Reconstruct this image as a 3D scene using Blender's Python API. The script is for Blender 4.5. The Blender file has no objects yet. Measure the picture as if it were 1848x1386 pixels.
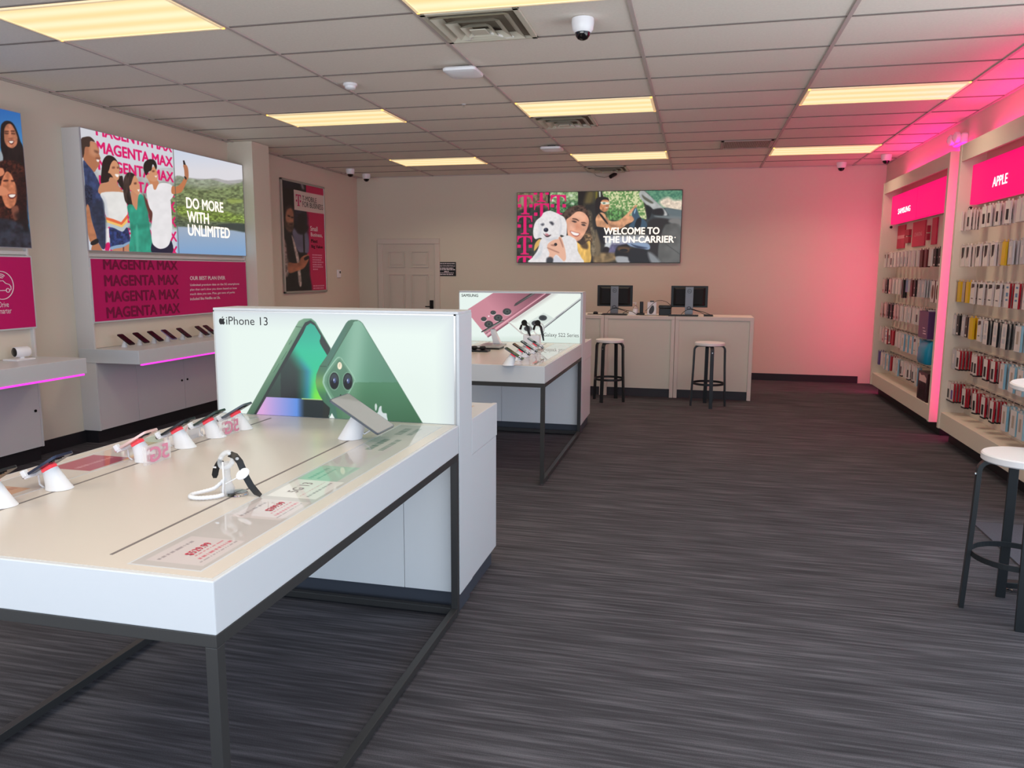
import bpy, math, random
import numpy as np
from mathutils import Vector, Matrix

# ------------------------------------------------------------------ camera, light, exposure
C = bpy.context.scene.collection
SC = bpy.context.scene
CAM_F, CAM_YAW, CAM_PITCH, CAM_ROLL, CAM_H = 1393.263, -0.234341, -0.144353, 0.0043175, 1.555
YB, ZC, XL, XR, YF = 11.77, 3.03, -5.38, 2.45, -1.6      # back wall, ceiling, left wall, right wall, shop front


def cam_rot():
    cy, sy = math.cos(CAM_YAW), math.sin(CAM_YAW)
    cp, sp = math.cos(CAM_PITCH), math.sin(CAM_PITCH)
    cr, sr = math.cos(CAM_ROLL), math.sin(CAM_ROLL)
    f = np.array([sy * cp, cy * cp, sp]); rt = np.array([cy, -sy, 0.0]); u = np.cross(rt, f)
    return np.array([cr * rt + sr * u, -sr * rt + cr * u, f])


CM = cam_rot()
camd = bpy.data.cameras.new('camera')
cam = bpy.data.objects.new('camera', camd); C.objects.link(cam)
camd.sensor_fit = 'HORIZONTAL'; camd.sensor_width = 36.0
camd.lens = CAM_F / 1848 * 36.0
camd.clip_start = 0.05; camd.clip_end = 100
mw = Matrix.Identity(4)
for i in range(3):
    mw[i][0], mw[i][1], mw[i][2] = CM[0][i], CM[1][i], -CM[2][i]
mw[2][3] = CAM_H
cam.matrix_world = mw
SC.camera = cam

SC.view_settings.view_transform = 'Standard'
SC.view_settings.look = 'None'
SC.view_settings.exposure = 0.0
SC.view_settings.gamma = 1.0
SC.view_settings.use_curve_mapping = False
SC.cycles.use_denoising = True
SC.cycles.max_bounces = 10
SC.cycles.diffuse_bounces = 6
SC.cycles.sample_clamp_indirect = 4.0
SC.cycles.caustics_reflective = False
SC.cycles.caustics_refractive = False

world = bpy.data.worlds.new('sky'); SC.world = world
world.use_nodes = True
world.node_tree.nodes['Background'].inputs[0].default_value = (0.62, 0.78, 1.0, 1)
world.node_tree.nodes['Background'].inputs[1].default_value = 1.0


def area(name, loc, rot, sx, sy, power, col, spread=180):
    l = bpy.data.lights.new(name, 'AREA'); l.shape = 'RECTANGLE'; l.size = sx; l.size_y = sy
    l.energy = power; l.color = col; l.spread = math.radians(spread)
    o = bpy.data.objects.new(name, l); C.objects.link(o); o.location = loc; o.rotation_euler = rot
    return o


# daylight through the shop front behind the camera, and an added upward lamp outside that brightens the ceiling
area('window_daylight', (-1.5, YF - 0.1, 1.55), (math.radians(90), 0, 0), 7.6, 2.6, 95, (0.64, 0.82, 1.0))
area('ceiling_fill', (-1.5, YF - 4.2, 0.03), (math.radians(180), 0, 0), 9.0, 7.0, 1450, (0.98, 0.96, 0.93))
area('side_window_daylight', (XR + 0.16, 1.75, 1.5), (math.radians(90), 0, math.radians(90)), 6.4, 2.5, 76, (0.72, 0.86, 1.0))
area('side_ceiling_fill', (XR + 3.9, 1.8, 0.03), (math.radians(180), 0, 0), 6.0, 7.0, 380, (0.96, 0.96, 0.93))  # unseen upward lamp, added to brighten the ceiling on this side
TROFFER_POWER, TROFFER_COL = 10.5, (1.0, 0.85, 0.66)


# ------------------------------------------------------------------ pixel <-> place
def ray(px, py):
    return np.array([(px - 924) / CAM_F, (693 - py) / CAM_F, 1.0]) @ CM


def on(px, py, ax, v):
    """the point of the axis-aligned plane (axis ax at value v) seen at a pixel of the photograph"""
    d = ray(px, py); o = np.array([0, 0, CAM_H])
    return o + d * ((v - o[ax]) / d[ax])


def proj(P):
    c = (np.asarray(P, float) - np.array([0, 0, CAM_H])) @ CM.T
    return np.stack([924 + CAM_F * c[..., 0] / c[..., 2], 693 - CAM_F * c[..., 1] / c[..., 2]], -1)


# ------------------------------------------------------------------ materials
def s2l(c):
    c = np.asarray(c, float)
    return np.where(c <= 0.04045, c / 12.92, ((c + 0.055) / 1.055) ** 2.4)


def rgb(r, g, b):
    return tuple(float(x) for x in s2l(np.array([r, g, b]) / 255.0))


MATS = {}


def mat(name, col=(0.8, 0.8, 0.8), rough=0.5, metal=0.0, spec=0.5, emit=None, estr=0.0, trans=0.0, ior=1.45, coat=0.0,
        var=0.0, vscale=30.0, bump=0.0, bscale=200.0, vstretch=(1, 1, 1), alpha=1.0):
    if name in MATS:
        return MATS[name]
    m = bpy.data.materials.new(name); m.use_nodes = True
    nt = m.node_tree; b = nt.nodes['Principled BSDF']
    b.inputs['Base Color'].default_value = (*col, 1)
    b.inputs['Roughness'].default_value = rough
    b.inputs['Metallic'].default_value = metal
    b.inputs['Specular IOR Level'].default_value = spec
    b.inputs['IOR'].default_value = ior
    b.inputs['Transmission Weight'].default_value = trans
    b.inputs['Coat Weight'].default_value = coat
    b.inputs['Coat Roughness'].default_value = 0.03
    b.inputs['Alpha'].default_value = alpha
    if emit is not None:
        b.inputs['Emission Color'].default_value = (*emit, 1)
        b.inputs['Emission Strength'].default_value = estr
    if var or bump:
        tc = nt.nodes.new('ShaderNodeTexCoord'); mp = nt.nodes.new('ShaderNodeMapping')
        mp.inputs['Scale'].default_value = vstretch
        nt.links.new(tc.outputs['Object'], mp.inputs['Vector'])
    if var:
        n = nt.nodes.new('ShaderNodeTexNoise'); n.inputs['Scale'].default_value = vscale; n.inputs['Detail'].default_value = 4
        nt.links.new(mp.outputs[0], n.inputs['Vector'])
        r = nt.nodes.new('ShaderNodeValToRGB')
        r.color_ramp.elements[0].position = 0.3; r.color_ramp.elements[1].position = 0.7
        r.color_ramp.elements[0].color = (*[x * (1 - var) for x in col], 1)
        r.color_ramp.elements[1].color = (*[min(1, x * (1 + var)) for x in col], 1)
        nt.links.new(n.outputs['Fac'], r.inputs[0]); nt.links.new(r.outputs[0], b.inputs['Base Color'])
    if bump:
        n2 = nt.nodes.new('ShaderNodeTexNoise'); n2.inputs['Scale'].default_value = bscale
        nt.links.new(mp.outputs[0], n2.inputs['Vector'])
        bp = nt.nodes.new('ShaderNodeBump'); bp.inputs['Strength'].default_value = bump; bp.inputs['Distance'].default_value = 0.002
        nt.links.new(n2.outputs['Fac'], bp.inputs['Height']); nt.links.new(bp.outputs[0], b.inputs['Normal'])
    MATS[name] = m
    return m


def carpet_mat():
    m = bpy.data.materials.new('carpet'); m.use_nodes = True; nt = m.node_tree; b = nt.nodes['Principled BSDF']
    b.inputs['Roughness'].default_value = 0.95; b.inputs['Specular IOR Level'].default_value = 0.15
    tc = nt.nodes.new('ShaderNodeTexCoord')

    def noise(scale, st, detail=3.0):
        mp = nt.nodes.new('ShaderNodeMapping'); mp.inputs['Scale'].default_value = st
        nt.links.new(tc.outputs['Object'], mp.inputs['Vector'])
        n = nt.nodes.new('ShaderNodeTexNoise'); n.inputs['Scale'].default_value = scale; n.inputs['Detail'].default_value = detail
        nt.links.new(mp.outputs[0], n.inputs['Vector'])
        return n.outputs['Fac']
    streak = noise(1.0, (2.6, 60, 1), 4)
    broad = noise(1.0, (1.2, 14, 1), 2)
    pile = noise(1.0, (330, 330, 1), 2)

    def math_(op, a, bb):
        n = nt.nodes.new('ShaderNodeMath'); n.operation = op
        for i, x in enumerate((a, bb)):
            if hasattr(x, 'is_linked'):
                nt.links.new(x, n.inputs[i])
            else:
                n.inputs[i].default_value = x
        return n.outputs[0]
    s = math_('ADD', math_('MULTIPLY', streak, 0.6), math_('MULTIPLY', broad, 0.25))
    s = math_('ADD', s, math_('MULTIPLY', pile, 0.28))
    r = nt.nodes.new('ShaderNodeValToRGB')
    e = r.color_ramp.elements
    e[0].position = 0.40; e[0].color = (*rgb(54, 53, 57), 1)
    e[1].position = 0.76; e[1].color = (*rgb(108, 106, 112), 1)
    mid = r.color_ramp.elements.new(0.56); mid.color = (*rgb(73, 71, 76), 1)
    nt.links.new(s, r.inputs[0]); nt.links.new(r.outputs[0], b.inputs['Base Color'])
    bp = nt.nodes.new('ShaderNodeBump'); bp.inputs['Strength'].default_value = 0.5; bp.inputs['Distance'].default_value = 0.004
    nt.links.new(pile, bp.inputs['Height']); nt.links.new(bp.outputs[0], b.inputs['Normal'])
    MATS['carpet'] = m
    return m


def tubes_mat():
    """warm prismatic lens of a ceiling light with its tubes glowing through as soft stripes"""
    m = bpy.data.materials.new('light_lens'); m.use_nodes = True; nt = m.node_tree; b = nt.nodes['Principled BSDF']
    b.inputs['Base Color'].default_value = (0.3, 0.26, 0.2, 1); b.inputs['Roughness'].default_value = 0.4
    tc = nt.nodes.new('ShaderNodeTexCoord'); sp = nt.nodes.new('ShaderNodeSeparateXYZ')
    nt.links.new(tc.outputs['Generated'], sp.inputs[0])
    w = nt.nodes.new('ShaderNodeMath'); w.operation = 'MULTIPLY'; w.inputs[1].default_value = 2 * math.pi * 3
    nt.links.new(sp.outputs['Y'], w.inputs[0])
    s = nt.nodes.new('ShaderNodeMath'); s.operation = 'COSINE'; nt.links.new(w.outputs[0], s.inputs[0])
    r = nt.nodes.new('ShaderNodeValToRGB')
    mr = nt.nodes.new('ShaderNodeMapRange'); mr.inputs[1].default_value = -1; mr.inputs[2].default_value = 1
    nt.links.new(s.outputs[0], mr.inputs[0]); nt.links.new(mr.outputs[0], r.inputs[0])
    r.color_ramp.elements[0].color = (*rgb(255, 236, 188), 1)
    r.color_ramp.elements[1].color = (*rgb(247, 214, 148), 1)
    nt.links.new(r.outputs[0], b.inputs['Emission Color']); b.inputs['Emission Strength'].default_value = 1.0
    MATS['light_lens'] = m
    return m


def print_mat(name, emit, rough=0.25, k=1.0, coat=0.0):
    """a printed sheet: its picture sits in the mesh's colour attribute; backlit sheets glow"""
    if name in MATS:
        return MATS[name]
    m = bpy.data.materials.new(name); m.use_nodes = True; nt = m.node_tree; b = nt.nodes['Principled BSDF']
    a = nt.nodes.new('ShaderNodeVertexColor'); a.layer_name = 'print'
    b.inputs['Roughness'].default_value = rough
    b.inputs['Coat Weight'].default_value = coat
    b.inputs['Coat Roughness'].default_value = 0.02
    if emit:
        b.inputs['Base Color'].default_value = (0.02, 0.02, 0.02, 1)
        b.inputs['Specular IOR Level'].default_value = 0.25
        nt.links.new(a.outputs['Color'], b.inputs['Emission Color']); b.inputs['Emission Strength'].default_value = k
    else:
        nt.links.new(a.outputs['Color'], b.inputs['Base Color'])
    MATS[name] = m
    return m


# ------------------------------------------------------------------ mesh building
OFF = {}


class MB:
    def __init__(s):
        s.v, s.f, s.m = [], [], []

    def add(s, vs, fs, mi=0):
        o = len(s.v); s.v += [tuple(map(float, p)) for p in vs]
        for f in fs:
            s.f.append([i + o for i in f]); s.m.append(mi)
        return s

    def box(s, x0, x1, y0, y1, z0, z1, mi=0):
        x0, x1 = sorted((x0, x1)); y0, y1 = sorted((y0, y1)); z0, z1 = sorted((z0, z1))
        return s.add([(x0, y0, z0), (x1, y0, z0), (x1, y1, z0), (x0, y1, z0), (x0, y0, z1), (x1, y0, z1), (x1, y1, z1), (x0, y1, z1)],
                     [(3, 2, 1, 0), (4, 5, 6, 7), (0, 1, 5, 4), (1, 2, 6, 5), (2, 3, 7, 6), (3, 0, 4, 7)], mi)

    def tube(s, pts, r, n=10, mi=0, caps=True, closed=False, rect=None, ref=None):
        """sweep a circle (or a rect (w, t)) along a polyline; r may be a list"""
        P = [Vector(p) for p in pts]; N = len(P)
        rs = r if isinstance(r, (list, tuple)) else [r] * N
        T = []
        for i in range(N):
            a = P[(i - 1) % N] if (closed or i > 0) else P[i]
            b = P[(i + 1) % N] if (closed or i < N - 1) else P[i]
            T.append((b - a).normalized())
        u = Vector(ref) if ref else (Vector((0, 0, 1)) if abs(T[0].z) < 0.9 else Vector((1, 0, 0)))
        u = (u - T[0] * u.dot(T[0])).normalized()
        rings = []
        for i in range(N):
            u = (u - T[i] * u.dot(T[i])).normalized(); w = T[i].cross(u)
            if rect:
                a, b = rect[0] / 2, rect[1] / 2
                rings.append([P[i] + u * x + w * y for x, y in ((a, b), (-a, b), (-a, -b), (a, -b))])
            else:
                rings.append([P[i] + (u * math.cos(t) + w * math.sin(t)) * rs[i] for t in [2 * math.pi * k / n for k in range(n)]])
        k = len(rings[0]); vs = [q for R in rings for q in R]; fs = []
        for i in range(N if closed else N - 1):
            j = (i + 1) % N
            for a in range(k):
                b = (a + 1) % k
                fs.append((i * k + a, i * k + b, j * k + b, j * k + a))
        if caps and not closed:
            fs.append(tuple(reversed(range(k)))); fs.append(tuple((N - 1) * k + a for a in range(k)))
        return s.add(vs, fs, mi)

    def cyl(s, p0, p1, r0, r1=None, n=24, mi=0):
        return s.tube([p0, p1], [r0, r0 if r1 is None else r1], n, mi)

    def lathe(s, prof, c=(0, 0, 0), n=32, mi=0, axis='z'):
        vs, fs = [], []
        for r, h in prof:
            for k in range(n):
                t = 2 * math.pi * k / n; a, b = r * math.cos(t), r * math.sin(t)
                p = {'z': (a, b, h), 'y': (a, -h, b), 'x': (h, a, b)}[axis]
                vs.append((p[0] + c[0], p[1] + c[1], p[2] + c[2]))
        M = len(prof)
        for i in range(M - 1):
            for k in range(n):
                j = (k + 1) % n
                fs.append((i * n + k, i * n + j, (i + 1) * n + j, (i + 1) * n + k))
        fs.append(tuple(reversed(range(n)))); fs.append(tuple((M - 1) * n + k for k in range(n)))
        return s.add(vs, fs, mi)

    def prism(s, poly, fn, d0, d1, mi=0):
        """extrude a 2-D outline: fn(a, b, d) -> point"""
        n = len(poly)
        vs = [fn(a, b, d0) for a, b in poly] + [fn(a, b, d1) for a, b in poly]
        fs = [tuple(reversed(range(n))), tuple(range(n, 2 * n))] + [(i, (i + 1) % n, n + (i + 1) % n, n + i) for i in range(n)]
        return s.add(vs, fs, mi)

    def poly(s, pts, mi=0):
        return s.add(pts, [tuple(range(len(pts)))], mi)

    def turned(s, M):
        s.v = [tuple(M @ Vector(p)) for p in s.v]
        return s

    def build(s, name, mats, parent=None, origin=None, bevel=0.0, smooth=False, seg=2):
        off = Vector(OFF.get(parent.name, (0, 0, 0))) if parent else Vector(origin or (0, 0, 0))
        me = bpy.data.meshes.new(name)
        me.from_pydata([tuple(Vector(p) - off) for p in s.v], [], s.f)
        for m in (mats if isinstance(mats, (list, tuple)) else [mats]):
            me.materials.append(m)
        if any(s.m):
            me.polygons.foreach_set('material_index', s.m)
        o = bpy.data.objects.new(name, me); C.objects.link(o)
        if parent:
            o.parent = parent; OFF[o.name] = tuple(off)
        elif origin:
            o.location = origin
            OFF[o.name] = tuple(origin)
        import bmesh
        bm = bmesh.new(); bm.from_mesh(me); bmesh.ops.recalc_face_normals(bm, faces=bm.faces); bm.to_mesh(me); bm.free()
        if smooth:
            me.polygons.foreach_set('use_smooth', [True] * len(me.polygons))
            me.set_sharp_from_angle(angle=math.radians(38))
        if bevel:
            b = o.modifiers.new('edge', 'BEVEL'); b.width = bevel; b.segments = seg; b.limit_method = 'ANGLE'
            b.angle_limit = math.radians(40)
        return o


def tag(o, label=None, cat=None, group=None, kind=None):
    for k, v in (('label', label), ('category', cat), ('group', group), ('kind', kind)):
        if v:
            o[k] = v
    return o


def root(name, loc, label, cat, group=None, rz=0.0):
    o = bpy.data.objects.new(name, None); C.objects.link(o); o.location = loc; o.rotation_euler = (0, 0, rz)
    o.empty_display_size = 0.05
    OFF[o.name] = tuple(loc) if rz == 0 else (0, 0, 0)
    return tag(o, label, cat, group)


def kids(o):
    return list(o.children)


def copy_tree(o, parent=None):
    c = o.copy(); C.objects.link(c)
    if parent is not None:
        c.parent = parent
    for ch in kids(o):
        copy_tree(ch, c)
    return c


def struct(o):
    o['kind'] = 'structure'
    return o


# ------------------------------------------------------------------ lettering and printed pictures
_TXT = {}


def text_mesh(body, bold=0.0, space=1.0):
    key = (body, bold, space)
    if key not in _TXT:
        cu = bpy.data.curves.new('lettering', 'FONT'); cu.body = body; cu.space_character = space
        cu.resolution_u = 4
        ob = bpy.data.objects.new('lettering', cu); C.objects.link(ob)
        bpy.context.view_layer.update()
        ev = ob.evaluated_get(bpy.context.evaluated_depsgraph_get())
        me = ev.to_mesh()
        v = np.array([(p.co.x, p.co.y) for p in me.vertices]); f = [tuple(p.vertices) for p in me.polygons]
        ev.to_mesh_clear(); bpy.data.objects.remove(ob); bpy.data.curves.remove(cu)
        N1 = len(v) // (9 if bold else 1)
        # merge doubles so that outlines can be read as boundary edges
        if bold:
            N0 = len(v); sh = [(0, 0), (bold, 0), (-bold, 0), (0, bold * .7), (0, -bold * .7), (bold * .7, bold * .5), (-bold * .7, bold * .5), (bold * .7, -bold * .5), (-bold * .7, -bold * .5)]
            f = [tuple(i + k * N0 for i in t) for k in range(len(sh)) for t in f]
            v = np.concatenate([v + np.array(d) for d in sh])
        q = {}; idx = []
        for p in np.round(v, 5):
            idx.append(q.setdefault((p[0], p[1], len(idx) // N1), len(q)))
        vv = np.array(list(q.keys()))[:, :2]
        ff = [tuple(idx[i] for i in t) for t in f]
        cnt = {}
        for t in ff:
            for a, b in zip(t, t[1:] + t[:1]):
                cnt[frozenset((a, b))] = cnt.get(frozenset((a, b)), 0) + 1
        ed = np.array([tuple(e) for e, n in cnt.items() if n == 1 and len(e) == 2])
        nc = 9 if bold else 1
        ed = [ed[np.isin(ed[:, 0] // (len(vv) // nc), [k])] for k in range(nc)] if nc > 1 else [ed]
        lo, hi = vv.min(0), vv.max(0)
        _TXT[key] = ((vv - lo) / (hi - lo), ff, ed, (hi - lo))
    return _TXT[key]


class Plane:
    """a flat face: kind 'Y' faces the shop front, 'X+' faces right, 'X-' faces left, 'Z' faces up (read from the right)"""
    def __init__(s, kind, at):
        s.kind, s.at, s.ax = kind, at, {'Y': 1, 'X+': 0, 'X-': 0, 'Z': 2}[kind]

    def uv(s, px, py):
        p = on(px, py, s.ax, s.at)
        return {'Y': (p[0], p[2]), 'X+': (p[1], p[2]), 'X-': (-p[1], p[2]), 'Z': (p[1], -p[0])}[s.kind]

    def pt(s, u, v, d=0.0):
        return {'Y': (u, s.at - d, v), 'X+': (s.at + d, u, v), 'X-': (s.at - d, -u, v), 'Z': (-v, u, s.at + d)}[s.kind]


def lettering(name, body, pl, bl, tr, m, parent, bold=0.0, d=0.0015, px=True, space=1.0, keep=False):
    vv, ff, ed, dim = text_mesh(body, bold, space)
    a, b = (pl.uv(*bl), pl.uv(*tr)) if px else (bl, tr)
    w, h = b[0] - a[0], b[1] - a[1]
    nk = max(1, len(vv) // 9) if bold else len(vv) + 1
    mb = MB(); mb.add([pl.pt(a[0] + x * w, a[1] + y * h, d + (i // nk) * 6e-5) for i, (x, y) in enumerate(vv)], ff)
    return mb.build(name, m, parent)


def fine_print(name, pl, rows, m, parent, seed=1, d=0.0012):
    """lines of print too small to read in the photograph: rows (u0, u1, v, height) of word-long dashes"""
    r = random.Random(seed); mb = MB()
    for u0, u1, v, h in rows:
        u = u0
        while u < u1 - h * .4:
            w = min(u1 - u, h * r.uniform(1.2, 4.5))
            mb.poly([pl.pt(a, b, d) for a, b in ((u, v), (u + w, v), (u + w, v + h), (u, v + h))])
            u += w + h * .55
    return mb.build(name, m, parent)


def lattice(seed):
    return np.random.RandomState(seed).rand(128, 128)


def vnoise(x, y, sc, seed, oct=2):
    out = 0; amp = 1; tot = 0
    for o in range(oct):
        L = lattice(seed + o)
        X, Y = x / sc, y / sc
        i, j = np.floor(X).astype(int), np.floor(Y).astype(int); fx, fy = X - i, Y - j
        fx, fy = fx * fx * (3 - 2 * fx), fy * fy * (3 - 2 * fy)
        g = lambda a, b: L[a % 128, b % 128]
        out = out + amp * (g(i, j) * (1 - fx) * (1 - fy) + g(i + 1, j) * fx * (1 - fy) + g(i, j + 1) * (1 - fx) * fy + g(i + 1, j + 1) * fx * fy)
        tot += amp; amp *= 0.5; sc = sc / 2
    return out / tot


class Art:
    """a print painted on a fine grid of one flat face; outlines are given where the photograph shows them on that face"""
    def __init__(s, pl, u0, u1, v0, v1, step):
        s.pl = pl; s.nu = int((u1 - u0) / step) + 2; s.nv = int((v1 - v0) / step) + 2
        U, V = np.meshgrid(np.linspace(u0, u1, s.nu), np.linspace(v0, v1, s.nv))
        s.U, s.V = U.ravel(), V.ravel()
        cols = [np.broadcast_to(np.asarray(c, float), s.U.shape) for c in pl.pt(s.U, s.V)]
        s.W = np.stack(cols, -1)
        q = proj(s.W); s.x, s.y = q[:, 0], q[:, 1]
        s.c = np.zeros((len(s.x), 3)); s.o, s.k = (0, 0), 1.0

    def crop(s, ox, oy, k):
        s.o, s.k = (ox, oy), k
        return s

    def pp(s, pts):
        p = np.asarray(pts, float).reshape(-1, 2)
        return p / s.k + np.array(s.o)

    def cover(s, A, B, soft):
        lo = np.minimum(A.min(0), B.min(0)) - 2; hi = np.maximum(A.max(0), B.max(0)) + 2
        sel = np.nonzero((s.x > lo[0]) & (s.x < hi[0]) & (s.y > lo[1]) & (s.y < hi[1]))[0]
        if not len(sel):
            return sel, np.zeros(0)
        x, y = s.x[sel], s.y[sel]
        ins = np.zeros(len(sel), bool); dist = np.full(len(sel), 1e9)
        for (ax, ay), (bx, by) in zip(A, B):
            if ay != by:
                c = ((ay > y) != (by > y)) & (x < (bx - ax) * (y - ay) / (by - ay) + ax); ins ^= c
            dx, dy = bx - ax, by - ay; L = dx * dx + dy * dy + 1e-12
            t = np.clip(((x - ax) * dx + (y - ay) * dy) / L, 0, 1)
            dist = np.minimum(dist, (x - ax - t * dx) ** 2 + (y - ay - t * dy) ** 2)
        sd = np.sqrt(dist) * np.where(ins, 1, -1)
        return sel, np.clip(0.5 + sd / soft, 0, 1)

    def put(s, sel, a, col):
        col = np.asarray(col, float) / 255.0
        s.c[sel] = s.c[sel] * (1 - a[:, None]) + col * a[:, None]

    def P(s, col, pts, soft=0.7, sm=True, a=1.0, tex=None, col2=None):
        """filled outline; sm rounds it; tex = (scale, amount, seed[, y-stretch]) mottles it, col2 = second colour of the mottling"""
        p = s.pp(pts)
        if sm and len(p) > 3:
            q = []
            n = len(p)
            for i in range(n):
                p0, p1, p2, p3 = p[i - 1], p[i], p[(i + 1) % n], p[(i + 2) % n]
                for t in (0, .25, .5, .75):
                    q.append(0.5 * (2 * p1 + (p2 - p0) * t + (2 * p0 - 5 * p1 + 4 * p2 - p3) * t * t + (3 * p1 - p0 - 3 * p2 + p3) * t ** 3))
            p = np.array(q)
        sel, al = s.cover(p, np.roll(p, -1, 0), soft)
        if not len(sel):
            return s
        cc = np.broadcast_to(np.array(col, float), (len(sel), 3)).copy()
        if tex:
            n = vnoise(s.x[sel], s.y[sel] / (tex[3] if len(tex) > 3 else 1), tex[0], tex[2])
            n = np.clip((n - 0.5) * 3, -1, 1)[:, None]
            if col2 is not None:
                w = np.clip(0.5 + n * tex[1], 0, 1); cc = cc * (1 - w) + np.array(col2, float) * w
            else:
                cc = np.clip(cc * (1 + n * tex[1]), 0, 255)
        s.put(sel, al * a, cc)
        return s

    def E(s, col, cx, cy, rx, ry, rot=0, soft=0.7, a=1.0):
        t = np.linspace(0, 2 * np.pi, 25)[:-1]; r = math.radians(rot)
        x, y = rx * np.cos(t), ry * np.sin(t)
        return s.P(col, np.stack([cx + x * math.cos(r) - y * math.sin(r), cy + x * math.sin(r) + y * math.cos(r)], -1), soft, False, a)

    def F(s, fn, pts, soft=0.7, sm=True):
        """filled outline coloured by fn(x, y) in crop coordinates"""
        p = s.pp(pts)
        sel, al = s.cover(p, np.roll(p, -1, 0), soft)
        X, Y = (s.x[sel] - s.o[0]) * s.k, (s.y[sel] - s.o[1]) * s.k
        s.put(sel, al, fn(X, Y))
        return s

    def T(s, col, body, u0, v0, u1, v1, bold=0.0, a=1.0):
        vv, ff, ed, dim = text_mesh(body, bold)
        W = np.array([s.pl.pt(u0 + x * (u1 - u0), v0 + y * (v1 - v0)) for x, y in vv], float)
        q = proj(W)
        al_all = np.zeros(len(s.x))
        for e in ed:
            sel, al = s.cover(q[e[:, 0]], q[e[:, 1]], 0.8)
            al_all[sel] = np.maximum(al_all[sel], al)
        sel = np.nonzero(al_all > 0)[0]
        s.put(sel, al_all[sel] * a, col)
        return s

    def build(s, name, m, parent, d=0.0):
        nu, nv = s.nu, s.nv
        off = np.array(OFF.get(parent.name, (0, 0, 0)))
        cols = [np.broadcast_to(np.asarray(c, float), s.U.shape) for c in s.pl.pt(s.U, s.V, d)]
        W = np.stack(cols, -1) - off
        me = bpy.data.meshes.new(name)
        i = np.arange(nu * nv).reshape(nv, nu)
        f = np.stack([i[:-1, :-1], i[:-1, 1:], i[1:, 1:], i[1:, :-1]], -1).reshape(-1, 4)
        nf = len(f)
        me.vertices.add(len(W)); me.vertices.foreach_set('co', W.astype(np.float32).ravel())
        me.loops.add(nf * 4); me.loops.foreach_set('vertex_index', f.astype(np.int32).ravel())
        me.polygons.add(nf); me.polygons.foreach_set('loop_start', np.arange(0, nf * 4, 4, dtype=np.int32))
        me.polygons.foreach_set('loop_total', np.full(nf, 4, dtype=np.int32))
        me.update(calc_edges=True)
        at = me.color_attributes.new('print', 'FLOAT_COLOR', 'POINT')
        cc = np.ones((len(W), 4), np.float32); cc[:, :3] = s2l(np.clip(s.c, 0, 1))
        at.data.foreach_set('color', cc.ravel())
        me.materials.append(m)
        o = bpy.data.objects.new(name, me); C.objects.link(o); o.parent = parent; OFF[o.name] = tuple(off)
        return o

# ------------------------------------------------------------------ materials of the place
M_WALL = mat('wall_paint', rgb(219, 210, 195), 0.7, spec=0.25, bump=0.15, bscale=120)
M_CEIL = mat('ceiling_tile', rgb(234, 227, 217), 0.9, spec=0.1, bump=0.25, bscale=160, var=0.03, vscale=60)
M_GRID = mat('ceiling_grid', rgb(190, 178, 174), 0.5)
M_BASE = mat('baseboard_rubber', rgb(34, 32, 36), 0.45)
M_WHITE = mat('white_laminate', rgb(206, 208, 212), 0.32, spec=0.4)
M_WLIT = mat('white_panel_lit', rgb(238, 239, 241), .4)  # white laminate lightened, daylight on the front panels put into the colour
M_CREAM = mat('cream_laminate', rgb(213, 204, 194), 0.25, spec=0.4)
M_GREYL = mat('grey_white_laminate', rgb(214, 210, 210), 0.45, spec=0.35)
M_TOE = mat('grey_kickboard', rgb(66, 70, 80), 0.4)
M_FRAME = mat('graphite_steel', rgb(62, 61, 61), 0.42, metal=0.3)
M_BLACK = mat('black_plastic', rgb(18, 17, 19), 0.4)
M_BLKGL = mat('black_glass', rgb(10, 10, 12), 0.06, spec=0.6)
M_DGREY = mat('dark_grey_plastic', rgb(52, 52, 56), 0.4)
M_WPL = mat('white_plastic', rgb(238, 238, 242), 0.35)
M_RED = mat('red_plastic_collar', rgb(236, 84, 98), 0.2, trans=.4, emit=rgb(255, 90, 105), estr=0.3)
M_CHROME = mat('chrome', (0.75, 0.75, 0.75), 0.15, metal=1.0)
M_ALU = mat('brushed_aluminium', rgb(190, 186, 182), 0.35, metal=0.8)
M_CLEARP = mat('thin_clear_acrylic', (0.95, 0.93, 0.93), 0.05, alpha=.28)
M_CLEARW = mat('clear_acrylic_moulding', (0.74, 0.75, 0.77), 0.06, alpha=.4, spec=.8)
M_CLEAR = mat('clear_acrylic', (0.97, 0.98, 0.98), 0.03, trans=1.0, ior=1.35)
M_MAG = mat('magenta_print', rgb(200, 8, 104), 0.5)
M_DMAG = mat('dark_magenta_print', rgb(128, 4, 66), 0.5)
M_WTXT = mat('white_print', rgb(240, 226, 232), 0.5)
M_KTXT = mat('black_print', rgb(22, 18, 22), 0.5)
M_LEDP = mat('magenta_led', (0.8, 0.1, 0.6), 0.4, emit=rgb(250, 50, 225), estr=1.0)
M_HANDLE = mat('dark_metal', rgb(40, 38, 38), 0.35, metal=0.8)
carpet_mat(); tubes_mat()
E_MAG = (1.0, 0.0, 0.15)
M_LEDB = mat('magenta_back_wash_led', (0.5, 0.0, 0.2), 0.4, emit=(1.0, 0.0, 0.24), estr=28.0)
M_LEDV = mat('magenta_wash_led', (0.5, 0.0, 0.2), 0.4, emit=(1.0, 0.0, 0.30), estr=13.5)

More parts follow.
